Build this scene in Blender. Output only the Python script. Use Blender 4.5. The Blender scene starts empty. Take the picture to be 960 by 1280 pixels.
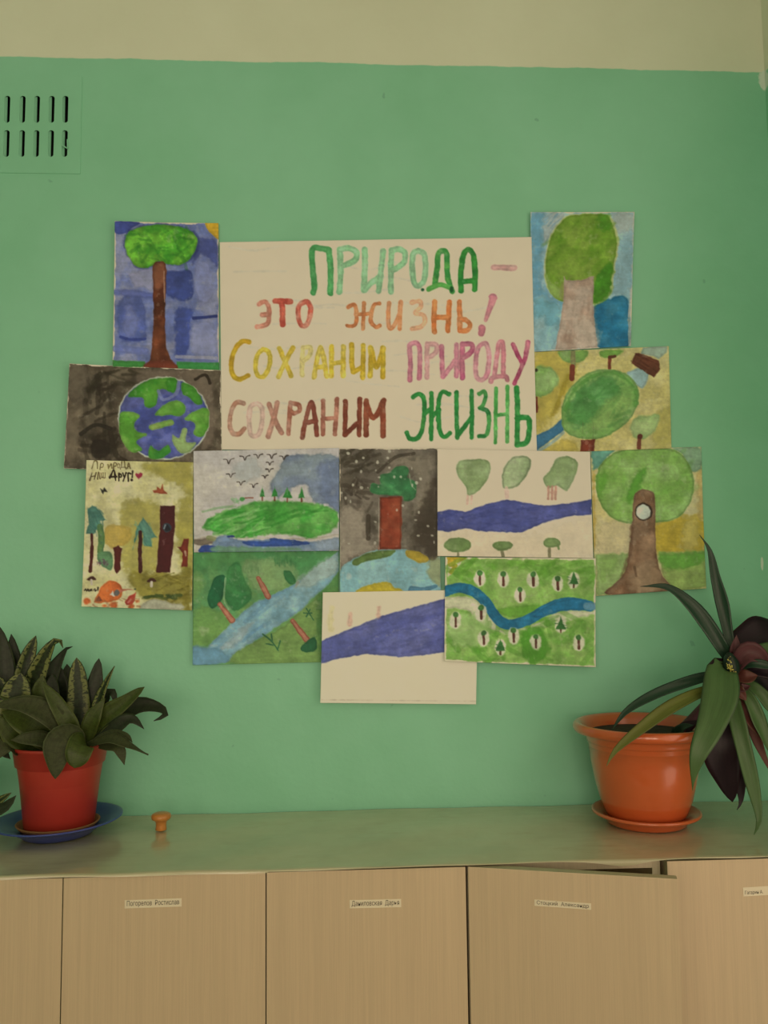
import bpy, bmesh, math, random
import numpy as np
from mathutils import Vector, Matrix

random.seed(7)
RNG = np.random.default_rng(11)
S = bpy.context.scene
C = S.collection

# ------------------------------------------------------------------ camera
F_PX, D, CZ = 1060.0, 1.7278, 1.65
YAW, PITCH, ROLL = 0.05069681, 0.08327925, -0.01064399
_fw = Vector((math.sin(YAW)*math.cos(PITCH), math.cos(YAW)*math.cos(PITCH), math.sin(PITCH)))
_r0 = Vector((math.cos(YAW), -math.sin(YAW), 0)); _u0 = _r0.cross(_fw)
_rt = _r0*math.cos(ROLL) + _u0*math.sin(ROLL); _up = -_r0*math.sin(ROLL) + _u0*math.cos(ROLL)
CAM = Vector((0, -D, CZ))
cd = bpy.data.cameras.new('camera'); cam = bpy.data.objects.new('camera', cd); C.objects.link(cam)
cd.sensor_fit = 'VERTICAL'; cd.sensor_height = 36; cd.lens = 36*F_PX/1280; cd.clip_start = .02
cam.matrix_world = Matrix(((_rt.x, _up.x, -_fw.x, CAM.x), (_rt.y, _up.y, -_fw.y, CAM.y), (_rt.z, _up.z, -_fw.z, CAM.z), (0, 0, 0, 1)))
S.camera = cam

# ------------------------------------------------------------------ world, lights, exposure
w = bpy.data.worlds.new('world'); S.world = w; w.use_nodes = True
bg = w.node_tree.nodes['Background']; bg.inputs[0].default_value = (1.0, .76, .55, 1); bg.inputs[1].default_value = .38
def window_light(loc, sx, sz, power, rot):
    l = bpy.data.lights.new('daylight', 'AREA'); l.shape = 'RECTANGLE'; l.size = sx; l.size_y = sz
    l.energy = power; l.color = (1.0, .77, .57)
    o = bpy.data.objects.new('daylight', l); C.objects.link(o); o.location = loc; o.rotation_euler = rot
window_light((1.09, -1.5, 1.7), 2.1, 2.0, 15.5, (0, math.radians(90), 0))          # window beside the photographer
window_light((-1.8, -4.12, 1.75), 1.6, 1.8, 26, (math.radians(90), 0, 0))        # two windows behind
window_light((.05, -4.12, 1.75), 1.4, 1.8, 38, (math.radians(90), 0, 0))
vs = S.view_settings
vs.view_transform = 'Standard'; vs.look = 'None'; vs.gamma = 1; vs.use_curve_mapping = False; vs.exposure = -0.19

# ------------------------------------------------------------------ measuring helpers
def ray(px, py): return _fw + _rt*((px-480)/F_PX) + _up*((640-py)/F_PX)
def on_y(px, py, y):                      # the point of the vertical plane y (0 = facing wall) seen at a photo pixel
    d = ray(px, py); return CAM + d*((y-CAM.y)/d.y)
def on_z(px, py, z):
    d = ray(px, py); return CAM + d*((z-CAM.z)/d.z)
def mpp(y): return (y-CAM.y)/F_PX         # metres per photo pixel at depth y

# ------------------------------------------------------------------ materials
ILLUM = np.array([.63, .515, .356])
def lin(c):
    c = np.asarray(c, float)/255
    return np.where(c <= .04045, c/12.92, ((c+.055)/1.055)**2.4)
def alb(c): return np.clip(lin(c)/ILLUM, .003, .92)
def A(r, g, b): return tuple(alb((r, g, b)))+(1,)
def new_mat(name, rough=.6, spec=.5, coat=0):
    m = bpy.data.materials.new(name); m.use_nodes = True
    b = m.node_tree.nodes['Principled BSDF']; b.inputs['Roughness'].default_value = rough
    b.inputs['Specular IOR Level'].default_value = spec; b.inputs['Coat Weight'].default_value = coat
    b.inputs['Coat Roughness'].default_value = .12
    return m, m.node_tree, b
def N(t, kind, **kw):
    n = t.nodes.new(kind)
    for k, v in kw.items():
        if hasattr(n, k): setattr(n, k, v)
        else: n.inputs[k.replace('_', ' ')].default_value = v
    return n
def mixc(t, fac, a, b, mode='MIX'):
    n = t.nodes.new('ShaderNodeMix'); n.data_type = 'RGBA'; n.blend_type = mode
    for s, v in ((n.inputs[0], fac), (n.inputs[6], a), (n.inputs[7], b)):
        if hasattr(v, 'is_linked'): t.links.new(v, s)
        else: s.default_value = v
    return n.outputs[2]
def mth(t, op, a, b=None, c=None):
    n = t.nodes.new('ShaderNodeMath'); n.operation = op
    for i, v in enumerate((a, b, c)):
        if v is None: continue
        if hasattr(v, 'is_linked'): t.links.new(v, n.inputs[i])
        else: n.inputs[i].default_value = v
    return n.outputs[0]
def rmp(t, v, a, b, c=0., d=1.):
    n = t.nodes.new('ShaderNodeMapRange'); n.interpolation_type = 'SMOOTHSTEP'
    t.links.new(v, n.inputs[0])
    for i, q in enumerate((a, b, c, d)): n.inputs[i+1].default_value = q
    return n.outputs[0]
def noise(t, vec, scale, detail=3, rough=.5):
    n = N(t, 'ShaderNodeTexNoise', Scale=scale, Detail=detail, Roughness=rough); t.links.new(vec, n.inputs['Vector']); return n.outputs[0]
def scaled(t, vec, s):
    n = t.nodes.new('ShaderNodeMapping'); n.inputs['Scale'].default_value = s; t.links.new(vec, n.inputs[0]); return n.outputs[0]
def bump(t, b, h, strength=.3, dist=.002):
    n = N(t, 'ShaderNodeBump', Strength=strength, Distance=dist); t.links.new(h, n.inputs['Height']); t.links.new(n.outputs[0], b.inputs['Normal'])
def objco(t): return t.nodes.new('ShaderNodeTexCoord').outputs['Object']
def worldco(t): return t.nodes.new('ShaderNodeNewGeometry').outputs['Position']
def plain(name, c, rough=.6, var=.08, scale=40, spec=.5, coat=0, bmp=0):
    m, t, b = new_mat(name, rough, spec, coat); co = objco(t)
    k = noise(t, co, scale, 4)
    c2 = tuple(x*(1-2*var) for x in c[:3])+(1,); c1 = tuple(min(1, x*(1+2*var)) for x in c[:3])+(1,)
    t.links.new(mixc(t, k, c2, c1), b.inputs['Base Color'])
    if bmp: bump(t, b, k, bmp)
    return m
MAT = {}

ZT = CZ-.45013                            # top of the lockers
ZP = CZ+1.10667                           # where the green paint ends
XR = on_y(957, 120, 0).x                  # corner with the right wall
def wall_mat(name, chip):
    m, t, b = new_mat(name, .48, .4); p = worldco(t)
    sep = t.nodes.new('ShaderNodeSeparateXYZ'); t.links.new(p, sep.inputs[0])
    big = noise(t, p, 2.2, 4, .6); mid = noise(t, p, 9, 4, .6); fine = noise(t, p, 60, 4, .6)
    wob = noise(t, scaled(t, p, (1, 1, .1)), 5, 4, .7)
    z = mth(t, 'ADD', sep.outputs[2], mth(t, 'MULTIPLY', mth(t, 'SUBTRACT', wob, .5), .016))
    isup = rmp(t, z, ZP-.0015, ZP+.0015)
    g = mixc(t, rmp(t, big, .3, .7), A(110, 155, 108), A(120, 162, 117))
    g = mixc(t, mth(t, 'MULTIPLY', rmp(t, mid, .45, .75), .3), g, A(119, 164, 116))
    speck = noise(t, p, 34, 2, .4)
    g = mixc(t, mth(t, 'MULTIPLY', rmp(t, speck, .74, .78), .35), g, A(70, 110, 80))
    cr = mixc(t, rmp(t, big, .3, .7), A(180, 171, 130), A(186, 177, 136))
    col = mixc(t, isup, g, cr)
    for (cx, cy, cz, r, sc) in chip:      # paint chipped off to the pale plaster
        v = t.nodes.new('ShaderNodeVectorMath'); v.operation = 'SUBTRACT'; t.links.new(p, v.inputs[0]); v.inputs[1].default_value = (cx, cy, cz)
        L = t.nodes.new('ShaderNodeVectorMath'); L.operation = 'LENGTH'; t.links.new(scaled(t, v.outputs[0], sc), L.inputs[0])
        d = mth(t, 'ADD', L.outputs['Value'], mth(t, 'MULTIPLY', mth(t, 'SUBTRACT', noise(t, p, 70, 2), .5), r*.9))
        col = mixc(t, rmp(t, d, r*.8, r, 1, 0), col, A(176, 176, 140))
    t.links.new(col, b.inputs['Base Color'])
    h = mth(t, 'ADD', mth(t, 'MULTIPLY', mid, 1.0), mth(t, 'MULTIPLY', fine, .22))
    bump(t, b, h, .35, .006)
    return m
_c1 = on_y(953, 705, -.001); _c2 = on_y(950, 96, 0)
chips = [(_c1.x, 0, _c1.z, .0032, (1, 1, .19)), (_c2.x+.016, 0, ZP-.020, .017, (.8, 1, .62))]
MAT['wall'] = wall_mat('wall_paint', chips)
MAT['vent'] = wall_mat('vent_paint', [])
MAT['dark'] = plain('painted_shade', (.006, .007, .006, 1), .9)  # near-black colour painting in the shade behind the vent slots
MAT['ceiling'] = plain('ceiling_whitewash', A(178, 166, 140), .8, .03, 6)
MAT['floor'] = plain('floor_lino', A(120, 85, 60), .5, .1, 8)
MAT['frame'] = plain('window_frame_white', (.75, .75, .72, 1), .4)

def laminate(name, c):
    m, t, b = new_mat(name, .42, .45); co = worldco(t)
    st = noise(t, scaled(t, co, (700, 700, 9)), 1, 3, .6); st2 = noise(t, scaled(t, co, (90, 90, 1.2)), 1, 3, .55)
    cl = tuple(min(1, x*1.03) for x in c[:3])+(1,); dk = tuple(x*.93 for x in c[:3])+(1,)
    k = mth(t, 'ADD', mth(t, 'MULTIPLY', st, .6), mth(t, 'MULTIPLY', st2, .4))
    t.links.new(mixc(t, rmp(t, k, .35, .65), dk, cl), b.inputs['Base Color']); bump(t, b, st, .08, .0004)
    return m
MAT['door'] = laminate('ash_laminate', A(166, 137, 95))
MAT['carcass'] = laminate('carcass_laminate', A(176, 152, 110))
MAT['edge'] = plain('edge_banding', A(138, 122, 82), .5, .04)
MAT['label'] = plain('label_paper', A(186, 164, 122), .5, .02)
MAT['ink'] = plain('ink', (.10, .085, .065, 1), .6)

# ------------------------------------------------------------------ object helpers
def setp(o, label=None, cat=None, group=None, kind=None):
    for k, v in (('label', label), ('category', cat), ('group', group), ('kind', kind)):
        if v: o[k] = v
    return o
def empty(name, loc, label, cat, group=None):
    o = bpy.data.objects.new(name, None); C.objects.link(o); o.location = loc; o.empty_display_size = .05
    return setp(o, label, cat, group)
def obj(name, me, mats=(), parent=None, loc=None, smooth=False):
    """links a mesh; a mesh with a parent keeps world coordinates: its verts are shifted by the parent's place"""
    o = bpy.data.objects.new(name, me); C.objects.link(o)
    for m in mats: me.materials.append(m)
    if smooth:
        me.polygons.foreach_set('use_smooth', [True]*len(me.polygons))
    if parent is not None:
        o.parent = parent
    if loc is not None: o.location = loc
    return o
def bm_mesh(bm, name):
    bmesh.ops.recalc_face_normals(bm, faces=bm.faces)
    me = bpy.data.meshes.new(name); bm.to_mesh(me); bm.free(); return me
def box_bm(x0, x1, y0, y1, z0, z1, bev=0, bm=None):
    bm = bm or bmesh.new()
    r = bmesh.ops.create_cube(bm, size=1)
    for v in r['verts']:
        v.co = Vector(((x0+x1)/2+v.co.x*(x1-x0), (y0+y1)/2+v.co.y*(y1-y0), (z0+z1)/2+v.co.z*(z1-z0)))
    if bev:
        es = list({e for v in r['verts'] for e in v.link_edges})
        bmesh.ops.bevel(bm, geom=es, offset=bev, segments=2, affect='EDGES', profile=.7)
    return bm
def box(name, x0, x1, y0, y1, z0, z1, mat, parent=None, bev=0, org=None):
    o = org or Vector((0, 0, 0))
    return obj(name, bm_mesh(box_bm(x0-o.x, x1-o.x, y0-o.y, y1-o.y, z0-o.z, z1-o.z, bev), name), [mat], parent)
def lathe(name, prof, mat, parent=None, loc=None, seg=64, tilt=None):
    vs_, fs = [], []; n = len(prof)
    for i in range(seg):
        a = 2*math.pi*i/seg
        for r, z in prof: vs_.append((r*math.cos(a), r*math.sin(a), z))
    for i in range(seg):
        j = (i+1) % seg
        for k in range(n-1): fs.append((i*n+k, j*n+k, j*n+k+1, i*n+k+1))
    bm = bmesh.new(); bv = [bm.verts.new(v) for v in vs_]
    for q in fs: bm.faces.new([bv[x] for x in q])
    bmesh.ops.remove_doubles(bm, verts=bm.verts, dist=1e-6)
    me = bm_mesh(bm, name); o = obj(name, me, [mat], parent, loc, True)
    if tilt: o.rotation_euler = tilt
    return o
def catmull(pts, n=8, closed=False):
    P = np.array(pts, float)
    if len(P) < 3 and not closed: return P
    out = []; m = len(P); rng = range(m if closed else m-1)
    for i in rng:
        if closed: a, b, c, d = P[(i-1) % m], P[i], P[(i+1) % m], P[(i+2) % m]
        else: a, b, c, d = P[max(i-1, 0)], P[i], P[i+1], P[min(i+2, m-1)]
        for t in np.arange(n)/n:
            out.append(.5*((2*b)+(-a+c)*t+(2*a-5*b+4*c-d)*t*t+(-a+3*b-3*c+d)*t**3))
    if not closed: out.append(P[-1])
    return np.array(out)

# ------------------------------------------------------------------ the room
vent_px = (-16, 103, 96, 216)             # left, right, top, bottom of the vent plate in the photo
_va, _vb = on_y(vent_px[0], vent_px[3], 0), on_y(vent_px[1], vent_px[2], 0)
VX0, VX1, VZ0, VZ1 = _va.x, _vb.x, _va.z, _vb.z
XL, H = -3.2, 3.1
def struct(o): return setp(o, kind='structure')
def rects_wall(name, rects, axis, at, thick, mat):
    bm = bmesh.new()
    for (a0, a1, z0, z1) in rects:
        if axis == 'y': box_bm(a0, a1, at, at+thick, z0, z1, 0, bm)
        else: box_bm(at, at+thick, a0, a1, z0, z1, 0, bm)
    return struct(obj(name, bm_mesh(bm, name), [mat]))
ins = .012
rects_wall('wall_back', [(XL, VX0+ins, 0, H), (VX0+ins, VX1-ins, 0, VZ0+ins), (VX0+ins, VX1-ins, VZ1-ins, H), (VX1-ins, XR+.1, 0, H)], 'y', 0, .2, MAT['wall'])
W1 = (-2.5, -.5); WZ = (.6, 2.75); YB = -4.0; BW = ((-2.6, -1.0), (-.65, .75)); BZ = (.85, 2.65)
rects_wall('wall_right', [(W1[1], 0, 0, H), (W1[0], W1[1], 0, WZ[0]), (W1[0], W1[1], WZ[1], H), (YB, W1[0], 0, H)], 'x', XR, .14, MAT['wall'])
rects_wall('wall_front', [(XL, BW[0][0], 0, H), (BW[0][0], BW[0][1], 0, BZ[0]), (BW[0][0], BW[0][1], BZ[1], H), (BW[0][1], BW[1][0], 0, H),
                          (BW[1][0], BW[1][1], 0, BZ[0]), (BW[1][0], BW[1][1], BZ[1], H), (BW[1][1], XR, 0, H)], 'y', YB-.1, .1, MAT['wall'])
struct(box('wall_left', XL-.1, XL, YB, .2, 0, H, MAT['wall']))
struct(box('ceiling', XL, XR+.14, YB, .2, H, H+.1, MAT['ceiling']))
struct(box('floor', XL, XR+.14, YB, .2, -.1, 0, MAT['floor']))
def window_frame(n, a, b_, z0, z1, axis, at):
    bm = bmesh.new(); t_ = .05
    def bar(p0, p1, q0, q1):
        if axis == 'x': box_bm(at, at+.05, p0, p1, q0, q1, 0, bm)
        else: box_bm(p0, p1, at, at+.05, q0, q1, 0, bm)
    mid = (a+b_)/2; zt = z1-.45
    bar(a, a+t_, z0, z1); bar(b_-t_, b_, z0, z1); bar(a+t_, b_-t_, z0, z0+t_); bar(a+t_, b_-t_, z1-t_, z1); bar(mid-.035, mid+.035, z0+t_, z1-t_)
    bar(a+t_, mid-.035, zt, zt+.05); bar(mid+.035, b_-t_, zt, zt+.05)
    struct(obj('window_%d' % n, bm_mesh(bm, 'window'), [MAT['frame']]))
window_frame(1, W1[0], W1[1], *WZ, 'x', XR+.05)
for n_, (a_, b_) in enumerate(BW): window_frame(n_+2, a_, b_, *BZ, 'y', YB-.08)

# vent plate with ten stamped slots
vent = empty('vent_grille', ((VX0+VX1)/2, 0, VZ0), 'green painted vent plate with two rows of slots high on the wall', 'vent')
vo = vent.location
slots = []
for row, (ya, yb) in enumerate(((119, 155), (162, 197.5))):
    for k in range(5):
        xc = (9.3, 28.5, 46.5, 64.8, 82.0)[k] - (.8 if row else 0)
        p = on_y(xc, (ya+yb)/2, 0); slots.append((p.x, p.z, 3.6*mpp(0), (yb-ya)/2*mpp(0)))
def vent_plate():
    bm = bmesh.new(); outer = [(VX0, VZ0), (VX1, VZ0), (VX1, VZ1), (VX0, VZ1)]
    vo_ = [bm.verts.new((x-vo.x, -.0016, z-vo.z)) for x, z in outer]
    edges = [bm.edges.new((vo_[i], vo_[(i+1) % 4])) for i in range(4)]; loops = []
    for (cx, cz, hw, hh) in slots:
        vl = []
        for q in range(20):
            a = 2*math.pi*q/20; s = 1 if math.sin(a) >= 0 else -1
            vl.append(bm.verts.new((cx+hw*math.cos(a)-vo.x, -.0016, cz+hw*math.sin(a)+s*(hh-hw)-vo.z)))
        for q in range(20): edges.append(bm.edges.new((vl[q], vl[(q+1) % 20])))
        loops.append(vl)
    bmesh.ops.triangle_fill(bm, edges=edges, use_beauty=True)
    r = bmesh.ops.extrude_face_region(bm, geom=bm.faces[:])
    bmesh.ops.translate(bm, vec=(0, .0015, 0), verts=[g for g in r['geom'] if isinstance(g, bmesh.types.BMVert)])
    return bm_mesh(bm, 'plate')
obj('plate', vent_plate(), [MAT['vent']], vent)
bx = .045
box('duct_shade', VX0+ins, VX1-ins, bx, bx+.004, VZ0+ins, VZ1-ins, MAT['dark'], vent, org=vo)  # flat sheet coloured near-black to stand in for the unlit duct depth
for i, (cx, cz, hw, hh) in enumerate(slots):          # stamped louvre leaning inwards from the left lip of its slot
    bm = bmesh.new(); xr = cx-hw*(.30 if i != 4 else .45)
    g = .0012; x0 = cx-hw*.98
    co = [(x0, -.0004, -1), (xr, .004, -1), (xr, .004, 1), (x0, -.0004, 1)]
    f = [bm.verts.new((x-vo.x, y, cz+s*hh*(.9 if x == x0 else 1.04)-vo.z)) for x, y, s in co]
    bk = [bm.verts.new((v.co.x, v.co.y+g, v.co.z)) for v in f]
    bm.faces.new(f); bm.faces.new(bk[::-1])
    for q in range(4): bm.faces.new((f[q], bk[q], bk[(q+1) % 4], f[(q+1) % 4]))
    obj('louver', bm_mesh(bm, 'louver'), [MAT['vent']], vent)
p = on_y(81.5, 186, 0)                                 # a paint run bridging the last slot
bm = bmesh.new()
for a, b_ in (((77, 181), (84.5, 185.5)), ((84.5, 185.5), (84, 174))):
    pa, pb = on_y(*a, -.004), on_y(*b_, -.004); d_ = (pb-pa); n_ = Vector((-d_.z, 0, d_.x)).normalized()*.0011
    vv = [bm.verts.new(q-vo+Vector((0, yy, 0))) for yy in (0, .002) for q in (pa-n_, pb-n_, pb+n_, pa+n_)]
    for q in ((0, 1, 2, 3), (7, 6, 5, 4), (0, 4, 5, 1), (1, 5, 6, 2), (2, 6, 7, 3), (3, 7, 4, 0)): bm.faces.new([vv[x] for x in q])
obj('paint_drip', bm_mesh(bm, 'paint_drip'), [MAT['vent']], vent)

# ------------------------------------------------------------------ lockers
YF, TH = -.342, .016                      # front plane of the doors, board thickness
seams = [-.4357-.316, -.4357, -.1217, .1964, .5195, .838]
YC = YF+TH+.003                           # front of the carcasses
NAMES = [None, ('Погорелов  Ростислав', (156, 1125), (227, 1133.2), -.3), ('Даниловская  Дарья', (437, 1125.3), (501.5, 1133.6), .3),
         ('Стоцкий  Александр', (668, 1124.5), (739, 1137), 0.3), ('Гагарин А.', (928.5, 1108.5), (985, 1118), -1.5)]
LLAB = ['leftmost beige wood-grain locker, under the blue saucer', 'closed beige locker below the loose wooden knob',
        'closed beige locker just left of the open one', 'beige locker with its door standing ajar',
        'closed beige locker at the right, with a name strip cut by the frame']
def name_strip(door, org, text, pxa, pxb, rot, fn):
    a, b_ = fn(*pxa), fn(*pxb)            # door-local corners (x along the door, z up)
    x0, x1, z1, z0 = a[0], b_[0], a[1], b_[1]
    wd, ht = x1-x0, z1-z0
    bm = box_bm(-wd/2, wd/2, -.0005, 0, -ht/2, ht/2)
    me = bpy.data.meshes.new('name_label'); bm.to_mesh(me); bm.free()
    cu = bpy.data.curves.new('t', 'FONT'); cu.body = text; cu.size = 1; cu.resolution_u = 2; cu.offset = .0
    to = bpy.data.objects.new('t', cu); C.objects.link(to)
    bpy.context.view_layer.update()
    tm = bpy.data.meshes.new_from_object(to.evaluated_get(bpy.context.evaluated_depsgraph_get()))
    bpy.data.objects.remove(to)
    co = np.array([v.co for v in tm.vertices]); mn, mx = co.min(0), co.max(0)
    sx = wd*(.92 if i != 4 else .40)/(mx[0]-mn[0]); sz = ht*(.80 if i != 4 else .5)/(mx[1]-mn[1])
    bm = bmesh.new(); bm.from_mesh(me); nf = len(bm.faces)
    vv = [bm.verts.new(((c[0]-mn[0])*sx-wd*.46, -.0008, (c[1]-mn[1])*sz-ht*.38)) for c in co]
    for p_ in tm.polygons:
        try:
            f = bm.faces.new([vv[i] for i in p_.vertices]); f.material_index = 1
        except ValueError: pass
    bm.to_mesh(me); bm.free(); bpy.data.meshes.remove(tm)
    o = obj('name_label', me, [MAT['label'], MAT['ink']], door)
    o.location = ((x0+x1)/2, -TH, (z0+z1)/2); o.rotation_euler = (0, math.radians(rot), 0)
for i in range(5):
    x0, x1 = seams[i], seams[i+1]
    L = empty('locker', ((x0+x1)/2, YC/2, 0), LLAB[i], 'locker', 'row of lockers'); o_ = L.location
    z0, z1 = .06, ZT
    box('side_panel', x0+.0028, x0+TH, YC, -.006, 0, z1, MAT['carcass'], L, .0006, o_)
    box('side_panel', x1-TH, x1-.0028, YC, -.006, 0, z1, MAT['carcass'], L, .0006, o_)
    box('top_panel', x0+TH, x1-TH, YC, -.006, z1-.018, z1, MAT['carcass'], L, 0, o_)
    box('bottom_panel', x0+TH, x1-TH, YC, -.006, z0, z0+TH, MAT['carcass'], L, 0, o_)
    box('back_panel', x0+TH, x1-TH, -.006, -.002, z0, z1, MAT['carcass'], L, 0, o_)
    box('shelf', x0+TH, x1-TH, YC+.02, -.006, .9, .916, MAT['carcass'], L, 0, o_)
    # door: hinged on its left side, modelled around the hinge
    gl, gr = (.0019, .0008) if i == 3 else (.0008, .0008 if i != 2 else .0021)
    if i == 4: gl = .002
    dz0, dz1 = .03, ZT-.0025
    hx = x0+gl+(.0041 if i == 3 else 0); ang = math.radians(-14.8) if i == 3 else 0
    hinge = Vector((hx, YC-.003, 0))
    bm = box_bm(0, x1-gr-hx+(.002 if i == 3 else 0), -TH, 0, dz0, dz1, .0007)
    d = obj('door', bm_mesh(bm, 'door'), [MAT['door'], MAT['edge']], L, hinge-o_)
    for f in d.data.polygons:
        if abs(f.normal.y) < .5: f.material_index = 1
    d.rotation_euler.z = ang
    if NAMES[i]:
        tx, pa, pb, rot = NAMES[i]
        ux = Vector((math.cos(ang), math.sin(ang), 0)); ny = Vector((-math.sin(ang), math.cos(ang), 0))
        fo = hinge-ny*TH
        def fn(px, py, fo=fo, ux=ux, ny=ny):
            dr = ray(px, py); t = (fo-CAM).dot(ny)/dr.dot(ny); q = CAM+dr*t-fo
            return q.dot(ux), q.z
        name_strip(d, hinge, tx, pa, pb, rot, fn)

# plastic film spread over the locker tops
def film():
    m, t, b = new_mat('plastic_film', .17, .6, .3); p_ = worldco(t)
    n1 = noise(t, p_, 5, 4, .6); n2 = noise(t, scaled(t, p_, (6, 14, 6)), 1.4, 4, .65)
    c = mixc(t, rmp(t, n1, .3, .7), A(150, 134, 92), A(162, 146, 102))
    c = mixc(t, mth(t, 'MULTIPLY', rmp(t, n2, .55, .75), .35), c, A(140, 112, 74))
    t.links.new(c, b.inputs['Base Color'])
    cr = noise(t, scaled(t, p_, (5, 16, 5)), 1.6, 3, .5)
    bump(t, b, cr, .25, .006)
    return m
MAT['film'] = film()
def film_mesh():
    x0, x1 = seams[0]-.02, XR-.006; nx, ny = 240, 40; rs = np.random.default_rng(3)
    xs = np.linspace(x0, x1, nx); ph = rs.uniform(0, 6, 8)
    vs_, fs = [], []
    for i in range(ny+4):
        v = min(i/(ny-1), 1); y = -.003+(YF+.000+.003)*v
        for x in xs:
            z = .0016+.0009*math.sin(x*9+ph[0]+v*5)*math.sin(v*7+ph[1]+x*3)+.0005*math.sin(x*31+v*11+ph[2])
            lap = max(0, v-.9)/.1
            yy = y+lap*.0015*math.sin(x*14+ph[3])
            z += lap*.0004*math.sin(x*23+ph[4])
            if i >= ny:
                k = i-ny+1; dr = (.00035+.0002*math.sin(x*11+ph[5])+.0002*math.sin(x*27+ph[6]))
                if .30 < x < .52: dr += .0016*math.exp(-((x-.45)/.035)**2)
                if x < -.12: dr += .0008
                yy -= .0008*k**.5; z -= max(dr, .0003)*k*.9
            vs_.append((x, yy, ZT+z))
    R_ = ny+4
    for i in range(R_-1):
        for j in range(nx-1): a = i*nx+j; fs.append((a, a+nx, a+nx+1, a+1))
    me = bpy.data.meshes.new('plastic_film'); me.from_pydata(vs_, [], fs); me.update(); return me
setp(obj('plastic_film', film_mesh(), [MAT['film']], None, None, True), 'glossy clear film spread over the tops of the lockers', 'cover')

# ------------------------------------------------------------------ watercolours: painted on fine sheets, colour per point
_G = RNG.random((97, 97))
def vnoise(x, y, s):
    x = np.asarray(x)/s; y = np.asarray(y)/s
    xi = np.floor(x).astype(int); yi = np.floor(y).astype(int); fx = x-xi; fy = y-yi
    fx = fx*fx*(3-2*fx); fy = fy*fy*(3-2*fy)
    g = lambda a, b: _G[a % 97, b % 97]
    return (g(xi, yi)*(1-fx)+g(xi+1, yi)*fx)*(1-fy)+(g(xi, yi+1)*(1-fx)+g(xi+1, yi+1)*fx)*fy
def fbm(x, y, s, o=4):
    r = 0; a = .5; tot = 0
    for k in range(o):
        r = r+a*vnoise(x+17.3*k, y+9.1*k, s); tot += a; a *= .55; s *= .5
    return r/tot*2-1
def sstep(a, b, x):
    t = np.clip((x-a)/(b-a), 0, 1); return t*t*(3-2*t)
PITCH_MM = 1.3
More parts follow.
